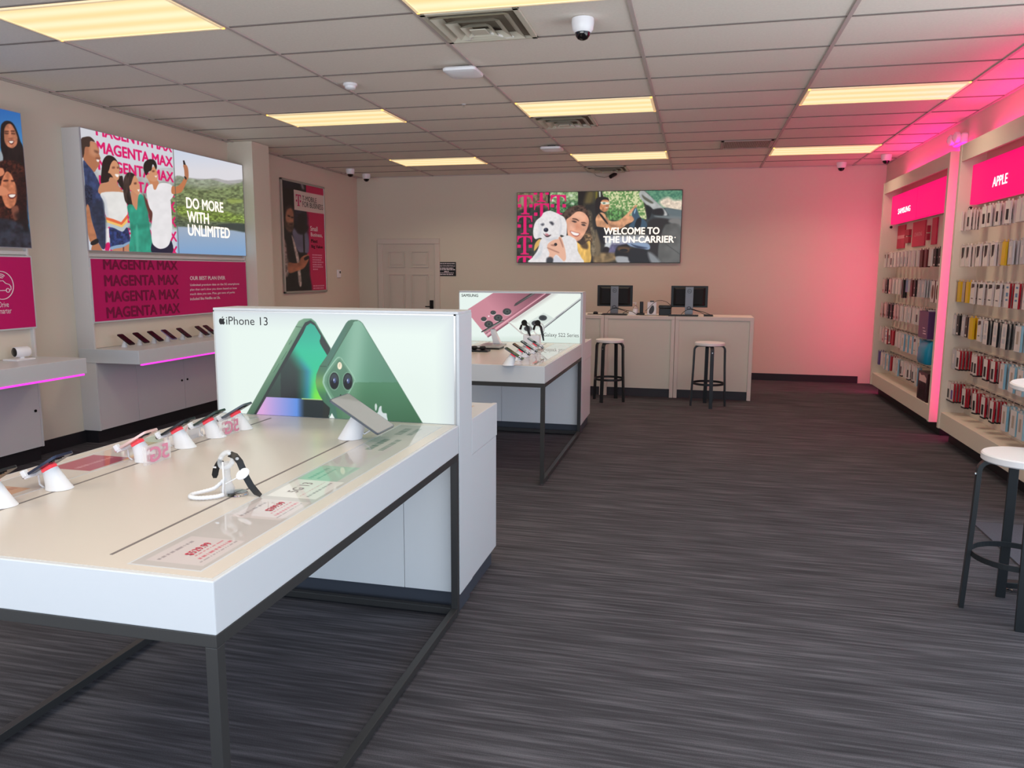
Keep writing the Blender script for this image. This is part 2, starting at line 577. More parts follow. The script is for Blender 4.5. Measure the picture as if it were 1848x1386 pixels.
# ------------------------------------------------------------------ shell of the shop
struct(MB().box(XL - .1, XR + 8, YF - 8, YB + .1, -0.1, 0).build('floor', MATS['carpet']))
struct(MB().box(XL - .1, XR + .1, YB, YB + .12, 0, ZC + .1).build('wall_back', M_WALL))
struct(MB().box(XL - .12, XL, YF, YB, 0, ZC + .1).build('wall_left', M_WALL))
struct(MB().box(XR, XR + .12, 5.14, YB, 0, ZC + .1).build('wall_right', M_WALL))
b = MB().box(XR, XR + .08, YF, 5.14, 2.85, ZC + .1).box(XR, XR + .08, YF, 5.14, 0, .06)
for y in (YF + .04, .2, 1.9, 3.5, 5.1):
    b.box(XR, XR + .08, y - .03, y + .03, .06, 2.85)
struct(b.build('window_2', M_ALU))
struct(MB().box(XL, XR, YF, YB, ZC + .004, ZC + .1).build('ceiling', M_CEIL))
struct(MB().box(XL, -5.06, 8.24, 8.60, 0, ZC).build('wall_left_column', M_WALL))
# shop front: low sill, head and mullions, open to the daylight
b = MB().box(XL, XR, YF - .08, YF, 2.85, ZC + .1)
for x in (XL + .04, -3.4, -1.5, 0.4, XR - .04):
    b.box(x - .03, x + .03, YF - .08, YF, 0, 2.85)
struct(b.build('window_1', M_ALU))

XA, GX, Y0, GY = -0.42567, 1.2192, 5.06394, 0.6096
col_x = lambda k: XA + k * GX
row_y = lambda k: Y0 + k * GY
b = MB()
for k in range(-4, 3):
    b.box(col_x(k) - .012, col_x(k) + .012, YF, YB, ZC - .006, ZC + .004)
for k in range(-11, 11):
    b.box(XL, XR, row_y(k) - .006, row_y(k) + .006, ZC - .002, ZC + .004, 1)
for x in (XL, XR - .022):
    b.box(x, x + .022, YF, YB, ZC - .006, ZC + .004)
b.box(XL, XR, YB - .022, YB, ZC - .006, ZC + .004)
struct(b.build('ceiling_grid', [M_GRID, mat('ceiling_reveal', rgb(120, 110, 106), .7)]))

struct(MB().box(0.66, 2.26, YB - .012, YB, 0, .10).build('baseboard_back', M_BASE))
b = MB().box(XL, XL + .012, YF, 8.24, 0, .11)
b.box(XL, XL + .012, 8.60, YB, 0, .11)
struct(b.build('baseboard_left', M_BASE))
struct(MB().box(XR - .012, XR, 5.14, YB, 0, .10).build('baseboard_right', M_BASE))

# door in the back wall
dx0, dx1, dz = -4.955, -4.075, 1.985
b = MB()
for x0, x1 in ((dx0 - .085, dx0), (dx1, dx1 + .085)):
    b.box(x0, x1, YB - .028, YB, 0, dz)
b.box(dx0 - .085, dx1 + .085, YB - .028, YB, dz, dz + .085)
door = struct(b.build('door_1', mat('door_trim_paint', rgb(214, 203, 193), 0.5), origin=((dx0 + dx1) / 2, YB, 0), bevel=.006))
M_DOOR = mat('door_paint', rgb(210, 199, 188), 0.45)
slab = MB().box(dx0, dx1, YB - .012, YB, 0, dz).build('door_leaf', M_DOOR, door)
w = (dx1 - dx0)
for i in range(2):
    x0 = dx0 + .11 + i * (w / 2 - .045); x1 = x0 + w / 2 - .175
    for z0, z1 in ((1.63, 1.86), (0.92, 1.50), (0.22, 0.80)):
        p = MB()
        p.box(x0, x1, YB - .0125, YB - .012, z0, z1)
        p.box(x0 + .03, x1 - .03, YB - .024, YB - .0125, z0 + .03, z1 - .03)
        for a0, a1, c0, c1 in ((x0 - .012, x0, z0 - .012, z1 + .012), (x1, x1 + .012, z0 - .012, z1 + .012),
                               (x0, x1, z0 - .012, z0), (x0, x1, z1, z1 + .012)):
            p.box(a0, a1, YB - .026, YB - .012, c0, c1)
        p.build('raised_panel', M_DOOR, slab, bevel=.004)
h = MB().box(dx1 - .085, dx1 - .025, YB - .03, YB - .012, .96, 1.10)
h.cyl((dx1 - .055, YB - .03, 1.0), (dx1 - .055, YB - .06, 1.0), .012)
h.box(dx1 - .15, dx1 - .045, YB - .066, YB - .054, .992, 1.008)
h.build('door_lock', M_HANDLE, door, bevel=.003)

# ------------------------------------------------------------------ ceiling fittings
def ceiling_light(c, r, label):
    x0, x1, y0, y1 = col_x(c) + .014, col_x(c + 1) - .014, row_y(r) + .009, row_y(r + 1) - .009
    t = root('ceiling_light', ((x0 + x1) / 2, (y0 + y1) / 2, ZC - .012), label, 'ceiling light', 'recessed ceiling lights')
    b = MB()
    for a in ((x0, x0 + .018, y0, y1), (x1 - .018, x1, y0, y1), (x0, x1, y0, y0 + .018), (x0, x1, y1 - .018, y1)):
        b.box(a[0], a[1], a[2], a[3], ZC - .012, ZC + .003)
    b.build('frame', mat('light_trim', rgb(255, 240, 205), 0.4, emit=rgb(255, 214, 150), estr=0.35), t)
    MB().box(x0 + .018, x1 - .018, y0 + .018, y1 - .018, ZC - .008, ZC - .002).build('diffuser', MATS['light_lens'], t)
    area('troffer_lamp', ((x0 + x1) / 2, (y0 + y1) / 2, ZC - .014), (0, 0, 0), x1 - x0 - .05, y1 - y0 - .05, TROFFER_POWER, TROFFER_COL, 138)


ceiling_light(-3, -2, 'large glowing ceiling light in the top corner above the bay with the two women')
ceiling_light(-1, -2, 'glowing ceiling light cut by the top of the view, before the open square vent')
ceiling_light(-3, 3, 'glowing ceiling light just past the small smoke detector')
ceiling_light(-1, 3, 'glowing ceiling light in the middle of the room, just before the second square vent')
ceiling_light(1, 3, 'larger glowing ceiling light beside the pink wash, above the farther merchandise bay')
ceiling_light(-3, 8, 'thin glowing ceiling light deep in the room, toward the framed poster and door')
ceiling_light(-1, 8, 'thin glowing ceiling light before the back wall, above the big dog picture')
ceiling_light(1, 8, 'thin glowing ceiling light near the back corner with the pink wash')
for c, r in ((1, -2), (-3, -7), (-1, -7), (1, -7)):                   # the same fittings behind and beside the camera, out of the view
    area('troffer_lamp', (col_x(c) + GX / 2, row_y(r) + GY / 2, ZC - .014), (0, 0, 0), 1.1, .5, TROFFER_POWER, TROFFER_COL, 138)


def square_vent(r, label, torn=False):
    x0, y0, s = col_x(-1) + .015, row_y(r) + .01, .585
    cx, cy = x0 + s / 2, y0 + s / 2
    t = root('ceiling_vent', (cx, cy, ZC), label, 'air vent', 'square ceiling air vents')
    mv = mat('vent_enamel', rgb(205, 200, 184), 0.45)
    MB().box(cx - s / 2 + .02, cx + s / 2 - .02, cy - s / 2 + .02, cy + s / 2 - .02, ZC + .001, ZC + .0035).build('dark_throat', mat('vent_dark', rgb(128, 118, 104), 0.8), t)
    f = MB()
    for a in ((-1, 0), (1, 0), (0, -1), (0, 1)):
        if a[0]:
            f.box(cx + a[0] * s / 2, cx + a[0] * (s / 2 - .035), cy - s / 2, cy + s / 2, ZC - .012, ZC + .003)
        else:
            f.box(cx - s / 2, cx + s / 2, cy + a[1] * s / 2, cy + a[1] * (s / 2 - .035), ZC - .012, ZC + .003)
    f.build('frame', mv, t, bevel=.003)
    for k, (ro, ri, z) in enumerate(((.235, .185, -.03), (.165, .115, -.038), (.095, .05, -.044))):
        dy = -.0 if not torn else (-.035)
        q = MB()
        for i in range(4):
            a0 = math.pi / 4 + i * math.pi / 2; a1 = a0 + math.pi / 2
            R2 = math.sqrt(2)
            P = [(cx + ro * R2 * math.cos(a0), cy + dy + ro * R2 * math.sin(a0), ZC + z), (cx + ro * R2 * math.cos(a1), cy + dy + ro * R2 * math.sin(a1), ZC + z),
                 (cx + ri * R2 * math.cos(a1), cy + dy + ri * R2 * math.sin(a1), ZC + z + .028), (cx + ri * R2 * math.cos(a0), cy + dy + ri * R2 * math.sin(a0), ZC + z + .028)]
            q.poly(P).poly([(p[0], p[1], p[2] - .003) for p in P])
        q.build('louver', mv, t)
    dy = 0 if not torn else -.035
    MB().box(cx - .05, cx + .05, cy + dy - .05, cy + dy + .05, ZC - .05, ZC - .044).build('center_plate', mv, t, bevel=.004)
    q = MB()
    for sx in (-1, 1):
        q.tube([(cx + sx * .2, cy + .22, ZC - .004), (cx + sx * .12, cy + .16, ZC - .03), (cx + sx * .05, cy + .03, ZC - .036)], .009, 8)
    q.build('bracket', mat('white_enamel', rgb(228, 226, 220), 0.4), t, smooth=True)
    if torn:
        MB().lathe([(.0, .001), (.11, .0), (.12, -.004), (.0, -.005)], (cx + .02, cy + .16, ZC - .002), 24).build('duct_opening', mat('duct_liner', rgb(60, 40, 30), 0.9), t, smooth=True)


square_vent(-1, 'open square ceiling vent with dropped louvers beside the nearest cut-off light', True)
square_vent(4, 'square white ceiling vent touching the light in the middle of the room')
square_vent(10, 'small square ceiling vent against the back wall, above the black camera')

b = MB(); x0, x1, y0, y1 = col_x(1) - .60, col_x(1) - .03, row_y(7) + .02, row_y(8) - .02
t = root('return_grille', ((x0 + x1) / 2, (y0 + y1) / 2, ZC), 'grey slatted return air grille in the ceiling beside the pink glow', 'air vent')
for a in ((x0, x0 + .03, y0, y1), (x1 - .03, x1, y0, y1), (x0, x1, y0, y0 + .03), (x0, x1, y1 - .03, y1)):
    b.box(*a, ZC - .01, ZC + .003)
b.build('frame', mat('grille_paint', rgb(176, 166, 160), 0.5), t)
MB().box(x0, x1, y0, y1, ZC + .001, ZC + .0035).build('backing', mat('vent_dark', (0, 0, 0)), t)
b = MB()
for k in range(26):
    x = x0 + .04 + k * (x1 - x0 - .08) / 25
    b.box(x - .006, x + .006, y0 + .02, y1 - .02, ZC - .006, ZC + .001)
b.build('slats', MATS['grille_paint'], t)


def dome_camera(px, py, label, s=1.0, lookdir=(0, -1)):
    p = on(px, py, 2, ZC); x, y = p[0], p[1]
    x = min(max(x, XL + .09), XR - .09); y = min(y, YB - .09)
    t = root('dome_camera', (x, y, ZC), label, 'security camera', 'white dome security cameras')
    MB().lathe([(.062 * s, 0), (.064 * s, -.02 * s), (.058 * s, -.06 * s), (.045 * s, -.075 * s)], (x, y, ZC), 28).build('housing', M_WPL, t, smooth=True)
    MB().lathe([(.043 * s, -.073 * s), (.04 * s, -.09 * s), (.028 * s, -.107 * s), (.012 * s, -.114 * s), (.001, -.115 * s)], (x, y, ZC), 24).build('lens_dome', mat('dark_dome', rgb(16, 12, 14), 0.08, spec=0.7), t, smooth=True)


dome_camera(1052, 34, 'large white dome camera on the ceiling beside the open vent', 1.05)
dome_camera(632, 305, 'white dome camera above the framed poster, first of the pair by the corner')
dome_camera(661, 314, 'white dome camera above the door, closest to the back corner of its pair')
dome_camera(1519, 293, 'white dome camera at the top of the back wall over the pink wash')
dome_camera(1600, 279, 'white dome camera tucked in the pink corner above the farther bay', 1.0)

p = on(1103, 311, 2, ZC); x, y = -1.25, YB - .13
t = root('bullet_camera', (x, y, ZC), 'small black camera hanging from the ceiling over the big dog picture', 'security camera')
MB().cyl((x, y, ZC), (x, y, ZC - .05), .012, n=12).build('mount', M_BLACK, t)
MB().cyl((x + .01, y + .02, ZC - .05), (x - .05, y - .08, ZC - .1), .028, n=20).build('barrel', M_BLACK, t, smooth=True)
MB().tube([(x, y + .03, ZC - .01), (x - .06, y + .06, ZC - .07), (x - .16, y + .08, ZC - .09), (x - .28, y + .1, ZC - .06), (x - .34, y + .11, ZC)], .003, 6).build('cable', mat('grey_cable', rgb(120, 112, 106), 0.6), t, smooth=True)


def access_point(px, py, label):
    p = on(px, py, 2, ZC); x, y = p[0], p[1]; a = .125
    t = root('access_point', (x, y, ZC), label, 'wireless access point', 'white ceiling access points')
    b = MB(); pr = []
    rr = lambda s, z: [((s - .03) * sx + .03 * math.cos(tt) + x, (s - .03) * sy + .03 * math.sin(tt) + y, ZC + z)
                       for sx, sy, t0 in ((1, 1, 0), (-1, 1, 1), (-1, -1, 2), (1, -1, 3)) for tt in [t0 * math.pi / 2 + k * math.pi / 10 for k in range(6)]]
    rings = [rr(a * .93, -.022), rr(a, -.032), rr(a * .98, -.048), rr(a * .8, -.058)]
    n = len(rings[0])
    b.add([q for R in rings for q in R], [(i * n + k, i * n + (k + 1) % n, (i + 1) * n + (k + 1) % n, (i + 1) * n + k) for i in range(3) for k in range(n)]
          + [tuple(range(n)), tuple(3 * n + k for k in range(n))])
    b.build('housing', M_WPL, t, smooth=True)
    MB().box(x - .045, x + .045, y - .03, y + .05, ZC - .022, ZC).build('mounting_bracket', M_BLACK, t)


access_point(836, 121, 'square white access point on the ceiling past the open vent')
access_point(996, 263, 'small square white access point on the ceiling before the thin middle light')
p = on(632, 151, 2, ZC)
t = root('smoke_detector', (p[0], p[1], ZC), 'round white smoke detector on the ceiling toward the left wall', 'smoke detector')
MB().lathe([(.055, 0), (.056, -.014), (.05, -.02)], (p[0], p[1], ZC), 28).build('base', M_WPL, t, smooth=True)
MB().lathe([(.043, -.02), (.042, -.036), (.03, -.045), (.002, -.047)], (p[0], p[1], ZC), 28).build('sensor_cap', M_WPL, t, smooth=True)
p = on(837, 188, 2, ZC)
t = root('sprinkler_head', (p[0], p[1], ZC), 'tiny bright sprinkler head in the ceiling past the first access point', 'sprinkler')
MB().lathe([(.022, 0), (.018, -.004)], (p[0], p[1], ZC), 20).build('rosette', M_WPL, t)
MB().lathe([(.006, -.004), (.006, -.02), (.016, -.022), (.016, -.024)], (p[0], p[1], ZC), 16).build('deflector', M_CHROME, t)

# emergency light on the right wall
X = XR; p = on(1729, 252, 0, X - .05); y, z = p[1], p[2]
t = root('emergency_light', (X, y, z), 'white two-lamp emergency light high between the two merchandise bays', 'emergency light')
b = MB(); b.box(X - .06, X, y - .15, y + .15, z - .055, z + .045); b.build('housing', M_WPL, t, bevel=.02, seg=3)
for s in (-1, 1):
    h = MB().lathe([(.03, 0), (.05, .02), (.052, .05), (.046, .055)], (X - .055, y + s * .085, z + .01), 24)
    h.v = [(X - .05 - (q[2] - z - .01), q[1], z + .01 + (q[0] - X + .055)) for q in h.v]
    o = h.build('lamp_head', M_WPL, t, smooth=True)
    g = MB().lathe([(.044, 0), (.03, .014), (.002, .02)], (0, 0, 0), 24)
    g.v = [(X - .105 - q[2], y + s * .085 + q[1], z + .01 + q[0]) for q in g.v]
    g.build('lens', mat('clear_lens', (0.85, 0.85, 0.86), 0.12, spec=0.8), o, smooth=True)

# small things on the left and back walls
x = XL; p = on(610.5, 494, 0, x); y, z = p[1], p[2]
t = root('thermostat', (x, y, z), 'small white thermostat on the left wall past the framed poster', 'thermostat')
MB().box(x, x + .022, y - .055, y + .055, z - .06, z + .06).build('case', M_WPL, t, bevel=.008)
MB().box(x + .022, x + .0235, y + .0, y + .04, z + .005, z + .04).build('display', M_DGREY, t)

pl = Plane('Y', YB)
u0, v0 = pl.uv(790.5, 498); u1, v1 = pl.uv(823, 473)
t = root('notice_plate', ((u0 + u1) / 2, YB, v0), 'small black notice with white lines of text beside the door', 'sign')
MB().box(u0, u1, YB - .006, YB, v0, v1).build('plate', M_BLACK, t)
pl = Plane('Y', YB - .006)
W_, H_ = u1 - u0, v1 - v0
lettering('lettering', 'MOBILE STORE OPERATIONS LLC', pl, (u0 + .04 * W_, v0 + .67 * H_), (u0 + .96 * W_, v0 + .79 * H_), M_WTXT, t, px=False)
fine_print('fine_print', pl, [(u0 + a * W_, u0 + b_ * W_, v0 + c * H_, h_ * H_) for a, b_, c, h_ in
                              ((.04, .96, .87, .05), (.11, .86, .53, .065), (.05, .95, .425, .06), (.35, .63, .29, .065), (.1, .88, .205, .04), (.12, .84, .085, .055))], M_WTXT, t, 3)

# ------------------------------------------------------------------ left wall: two display bays, posters
def apple_shape():
    """leaf and bitten body of the fruit mark, unit box"""
    body = [(.50, .70), (.42, .735), (.33, .755), (.22, .745), (.11, .68), (.035, .57), (.01, .43), (.035, .29), (.10, .15), (.19, .045), (.27, .01), (.34, .015), (.42, .045), (.50, .055),
            (.58, .045), (.66, .015), (.735, .015), (.81, .06), (.89, .16), (.95, .28), (.87, .34), (.82, .43), (.82, .53), (.86, .62), (.925, .68), (.85, .735), (.74, .755), (.64, .745), (.56, .715)]
    leaf = [(.50, .77), (.50, .84), (.54, .92), (.62, .985), (.70, 1.0), (.70, .93), (.66, .85), (.59, .79)]
    return [body, leaf]


def t_mark(x0, y0, x1, y1, full=True):
    """slab-serif letter with a square either side (y grows upward), as outlines"""
    w, h = x1 - x0, y1 - y0
    X = lambda a: x0 + a * w
    Y = lambda a: y0 + a * h
    t = [(0, 1), (1, 1), (1, .66), (.94, .66), (.92, .78), (.84, .87), (.70, .92), (.60, .93), (.60, .12), (.64, .07), (.78, .05), (.78, 0), (.22, 0), (.22, .05), (.36, .07), (.40, .12), (.40, .93),
         (.30, .92), (.16, .87), (.08, .78), (.06, .66), (0, .66)]
    out = [[(X(a), Y(b)) for a, b in t]]
    for a in (0, .77):
        out.append([(X(a), Y(.36)), (X(a + .23), Y(.36)), (X(a + .23), Y(.53)), (X(a), Y(.53))])
    return out


def emblem(name, outs, pl, m, parent, d=.0015):
    mb = MB()
    for o in outs:
        mb.poly([pl.pt(a, b, d) for a, b in o])
    return mb.build(name, m, parent)


M_PANELW = mat('warm_white_panel', rgb(222, 212, 198), 0.5, spec=0.3)
FX = -5.2


def display_bay(y0, y1, label, doors):
    t = root('display_unit', (XL, (y0 + y1) / 2, 0), label, 'display unit', 'display bays along the left wall')
    MB().box(XL, FX - .03, y0 + .018, y1 - .018, .86, 2.76).build('back_panel', M_PANELW, t)
    for a, bb in ((y0, y0 + .018), (y1 - .018, y1)):
        MB().box(XL, FX, a, bb, .115, 2.765).build('side_panel', M_GREYL, t, bevel=.002)
    b = MB()
    b.box(XL, FX, y0 + .018, y1 - .018, 2.755, 2.765); b.box(XL, FX - .004, y0 + .018, y1 - .018, 1.672, 1.70)
    b.build('top_rail', M_GREYL, t)
    s = MB().box(XL + .02, -4.74, y0 - .01, y1 + .01, .735, .858)
    s.build('shelf', M_WHITE, t, bevel=.003)
    led = MB().box(-4.755, -4.737, y0 + .02, y1 - .02, .722, .735)
    led.build('led_strip', M_LEDP, t)
    MB().box(XL, FX - .02, y0 + .018, y1 - .018, .115, .73).build('cabinet_body', M_GREYL, t)
    d0 = y0 + .018
    for i, wd in enumerate(doors):
        o = MB().box(FX - .02, FX - .001, d0 + .002, d0 + wd - .002, .118, .728).build('door', M_GREYL, t, bevel=.0015)
        if wd > .6:
            yy = d0 + wd - .045 if i % 2 == 1 else d0 + .045
            MB().cyl((FX - .002, yy, .42), (FX + .006, yy, .42), .011, n=16).build('lock', M_HANDLE, o, smooth=True)
        d0 += wd
    MB().box(XL, FX - .035, y0 + .01, y1 - .01, 0, .115).build('kickboard', M_BASE, t)
    return t


display_bay(2.72, 5.17, 'white wall display unit below the picture of two women, white camera on its shelf', [.6, .6, .607, .607])
display_bay(5.79, 8.23, 'white wall display unit below the family picture, sloping phones on its shelf', [.49, .70, .70, .514])


def light_panel(name, y0, y1, z0, z1, label, cat):
    t = root(name, (FX, (y0 + y1) / 2, z0), label, cat)
    MB().box(FX + .0005, FX + .012, y0, y1, z0, z1).build('frame', mat('panel_edge', rgb(176, 172, 180), 0.4), t)
    return t


E_PRINT = print_mat('backlit_print', True, 0.3, 1.0)
PX = FX + .0135
pl = Plane('X+', PX)

# --- family picture
y0, y1, z0, z1 = 5.79, 8.23, 1.722, 2.765
t = light_panel('backlit_poster', y0, y1, z0, z1, 'backlit wall picture of a family of four taking a selfie over a green valley', 'backlit picture')
A = Art(pl, y0 + .006, y1 - .006, z0 + .006, z1 - .006, .0042)
A.crop(140, 220, 9.9)
A.c[:] = np.array((206, 207, 214)) / 255
SK, SK2 = (205, 145, 108), (172, 112, 80)
A.P((172, 172, 170), [0, 880, 500, 840, 1000, 860, 1800, 860, 1800, 1300, 0, 1300], 40, False, tex=(12, .12, 3))
A.P((150, 152, 146), [0, 1150, 1800, 1100, 1800, 1500, 0, 1500], 50, False, tex=(7, .2, 4))
A.P((140, 146, 122), [0, 1380, 1800, 1380, 1800, 1900, 0, 1900], 40, False, tex=(7, .25, 5))
A.P((196, 202, 212), [0, 1820, 1900, 1820, 1900, 2500, 0, 2500], 30, False)
# landscape half (second panel)
D = A.crop(290, 340, 9.9)
A.P((205, 213, 228), [240, -900, 1700, -900, 1700, 300, 260, 300], .5, False)
A.F(lambda X, Y: np.stack([196 + 22 * np.clip((Y + 800) / 500, 0, 1), 208 + 8 * np.clip((Y + 800) / 500, 0, 1), 228 - 6 * np.clip((Y + 800) / 500, 0, 1)], -1),
    [240, -900, 1700, -900, 1700, 0, 260, 0], .5, False)
A.P((168, 166, 166), [250, -215, 500, -190, 800, -170, 1000, -180, 1200, -140, 1600, -150, 1600, 100, 250, 100], 2, tex=(9, .06, 5))
A.P((140, 148, 128), [250, -150, 450, -190, 700, -150, 900, -160, 1150, -90, 1300, -60, 1600, -100, 1600, 700, 250, 700], 2, tex=(6, .18, 6, .5))
A.P((112, 124, 84), [250, -20, 700, 0, 1100, -20, 1600, -20, 1600, 800, 250, 700], 12, tex=(5, .3, 7, .5))
A.P((120, 140, 66), [270, 330, 420, 310, 460, 360, 640, 370, 900, 400, 1200, 420, 1330, 460, 1470, 480, 1480, 620, 1100, 600, 700, 560, 300, 450], 6, tex=(4, .35, 8, .5))
A.P((150, 165, 84), [1200, 190, 1440, 200, 1450, 250, 1250, 270], 5, a=.8)
A.P((82, 92, 72), [280, 560, 500, 590, 900, 600, 1500, 640, 1500, 800, 1200, 760, 800, 720, 280, 680], 4, tex=(4, .3, 9, .4))
A.P((58, 66, 62), [1080, 640, 1500, 640, 1510, 790, 1300, 740, 1050, 700], 3)
A.F(lambda X, Y: np.stack([156 - 30 * np.clip((Y - 700) / 450, 0, 1), 170 - 8 * np.clip((Y - 700) / 450, 0, 1), 190 + 12 * np.clip((Y - 700) / 450, 0, 1)], -1),
    [290, 680, 500, 690, 800, 720, 1100, 730, 1300, 750, 1520, 790, 1540, 1300, 290, 1300], 3, False)
A.crop(140, 220, 9.9)
vb = [pl.uv(312.2, yy)[1] for yy in (276, 302.8)]
dv = vb[0] - vb[1]; ua, ub = pl.uv(175.2, 275)[0], pl.uv(312.3, 303)[0]
hcap = pl.uv(312, 284)[1] - pl.uv(312, 302.8)[1]
for k in range(8):
    v = vb[0] - k * dv
    A.T((214, 14, 100), 'MAGENTA MAX', ua, v, ub, v + hcap, .04)
# father
A.P((228, 226, 226), [420, 1900, 560, 1900, 560, 2320, 480, 2320], .8, False)
A.P((205, 20, 95), [500, 2180, 570, 2160, 560, 2300, 490, 2290], 2)
A.P(SK2, [108, 330, 225, 345, 320, 372, 350, 440, 385, 500, 380, 560, 408, 640, 395, 700, 385, 770, 340, 840, 290, 895, 200, 800, 108, 700])
A.P((196, 138, 106), [230, 360, 320, 380, 370, 500, 360, 560, 300, 620, 220, 560, 215, 440], 6, a=.8)
A.P((60, 44, 38), [60, 320, 130, 268, 230, 268, 310, 355, 225, 345, 215, 440, 150, 450, 125, 500, 118, 570, 95, 640, 60, 600], 1)
A.P((168, 108, 80), [130, 460, 180, 450, 195, 520, 175, 600, 140, 590], 2)
A.P((80, 50, 40), [300, 505, 360, 520, 365, 560, 310, 540], 4, a=.7)
A.P((240, 235, 230), [340, 668, 388, 680, 372, 715, 345, 700], 1.5)
A.P((120, 70, 55), [330, 640, 400, 640, 395, 668, 335, 665], 3, a=.8)
A.P((50, 62, 98), [100, 700, 180, 765, 290, 900, 390, 1100, 430, 1300, 480, 1550, 500, 1900, 495, 2230, 440, 2270, 380, 2170, 330, 2070, 260, 1780, 200, 1500, 150, 1490, 130, 1100], 1, tex=(5, .2, 11))
A.P((36, 42, 62), [125, 1150, 250, 1180, 265, 1360, 250, 1480, 150, 1500], 4, tex=(2, .4, 12))
A.P((38, 44, 58), [210, 1520, 480, 1400, 500, 1900, 480, 2230, 380, 2150, 290, 1850], 10, a=.7, tex=(4, .2, 13))
A.P(SK2, [160, 1500, 205, 1510, 250, 1760, 345, 2090, 240, 2150, 195, 2050, 165, 1800], 1, tex=(8, .08, 14))
A.P(SK2, [265, 2200, 360, 2160, 430, 2270, 450, 2320, 260, 2330], 1)
A.P((30, 28, 30), [235, 2150, 350, 2085, 372, 2160, 260, 2205], 1)
# mother
A.P((38, 27, 25), [415, 1085, 425, 900, 450, 700, 530, 600, 640, 622, 720, 720, 752, 830, 745, 960, 800, 965, 815, 1060, 830, 1220, 760, 1150, 700, 1060, 570, 1010, 555, 1090, 480, 1085], 1)
A.P((192, 134, 100), [400, 1120, 480, 1090, 560, 1060, 580, 990, 700, 1020, 715, 1120, 800, 1230, 835, 1290, 400, 1290], 1)
A.P(SK, [590, 760, 640, 690, 700, 710, 738, 790, 748, 860, 742, 1000, 710, 1042, 650, 1010, 590, 930, 545, 905, 565, 850], 1)
A.P((120, 70, 52), [620, 800, 665, 800, 665, 830, 620, 835], 2, a=.85); A.P((120, 70, 52), [705, 800, 740, 805, 735, 835, 705, 830], 2, a=.85)
A.P((245, 240, 235), [668, 935, 735, 940, 722, 985, 690, 975], 1.5)
A.P((224, 222, 219), [422, 1268, 830, 1262, 868, 1400, 892, 1660, 790, 1790, 520, 1700, 480, 1450], 1, tex=(9, .02, 15))
A.P((182, 188, 198), [430, 1320, 500, 1400, 540, 1690, 500, 1690, 470, 1450], 6, a=.8)
A.P((222, 104, 60), [505, 1700, 640, 1735, 780, 1790, 890, 1650, 895, 1720, 790, 1845, 515, 1750], 1, False)
A.P((238, 190, 104), [515, 1748, 790, 1843, 895, 1718, 895, 1790, 795, 1888, 530, 1800], 1, False)
A.P((180, 192, 196), [530, 1798, 795, 1886, 895, 1788, 892, 1880, 800, 1965, 560, 1870], 1, False)
A.P((40, 54, 100), [565, 1900, 650, 1895, 800, 1962, 892, 1890, 940, 2180, 800, 2240, 600, 2270, 580, 2100], 1, tex=(4, .35, 16))
A.P((132, 160, 190), [600, 2230, 800, 2190, 812, 2245, 610, 2285]); A.P((132, 160, 190), [805, 2195, 935, 2135, 940, 2185, 812, 2235])
A.P((188, 128, 98), [640, 2275, 812, 2240, 935, 2180, 935, 2340, 640, 2340], 1)
A.P((70, 40, 40), [812, 2240, 830, 2238, 826, 2340, 812, 2340], 2, False)
# daughter
A.P((52, 40, 36), [815, 1200, 830, 1010, 900, 905, 1000, 925, 1055, 1010, 1000, 1050, 960, 1130, 930, 1200, 965, 1386, 985, 1480, 930, 1500, 880, 1460, 840, 1386], 1, tex=(3, .4, 17, 3))
A.P((196, 134, 102), [955, 1240, 1080, 1280, 1085, 1500, 1055, 1570, 985, 1490], 1)
A.P(SK, [955, 1110, 1010, 962, 1060, 1000, 1095, 1090, 1112, 1160, 1108, 1270, 1070, 1302, 990, 1240, 940, 1215, 925, 1150], 1)
A.P((100, 60, 46), [1010, 1085, 1050, 1080, 1050, 1115, 1012, 1115], 2, a=.85); A.P((245, 240, 235), [1065, 1210, 1110, 1205, 1095, 1250], 1.5)
A.P((44, 146, 122), [888, 1500, 980, 1480, 1058, 1575, 1090, 1310, 1180, 1330, 1230, 1480, 1270, 1700, 1290, 1900, 1340, 2150, 1345, 2350, 945, 2350, 950, 2000, 920, 1700], 1, tex=(7, .12, 18, 2))
A.P((34, 118, 98), [945, 1860, 1280, 1800, 1290, 1880, 960, 1930], 6, a=.7); A.P((70, 172, 146), [1040, 1890, 1075, 1890, 1090, 2300, 1050, 2300], 3, a=.8)
A.P((96, 52, 46), [1180, 1290, 1250, 1420, 1330, 1560, 1338, 1700, 1300, 1790, 1270, 1650, 1215, 1470], 1.5)
# son
A.P((26, 26, 52), [1340, 2150, 1480, 2270, 1655, 2100, 1690, 2350, 1340, 2350], 1)
A.P((196, 130, 92), [1255, 1000, 1420, 1040, 1450, 1110, 1405, 1215, 1345, 1215, 1300, 1110], 1)
A.P((228, 225, 227), [1235, 1180, 1330, 1110, 1360, 1200, 1400, 1205, 1450, 1110, 1560, 1090, 1686, 1138, 1716, 1298, 1656, 1400, 1665, 1438, 1690, 1888, 1660, 2120, 1600, 2230, 1485, 2268, 1390, 2230, 1330, 2138, 1318, 1888, 1340, 1638, 1290, 1540, 1250, 1400], 1, tex=(10, .02, 19))
A.P(SK, [1230, 950, 1270, 930, 1320, 830, 1400, 780, 1412, 870, 1432, 960, 1425, 1030, 1400, 1060, 1330, 1060, 1240, 1010], 1)
A.P((110, 64, 46), [1330, 870, 1372, 865, 1372, 895, 1335, 895], 2, a=.8); A.P((245, 240, 235), [1375, 965, 1420, 960, 1405, 995], 1.5)
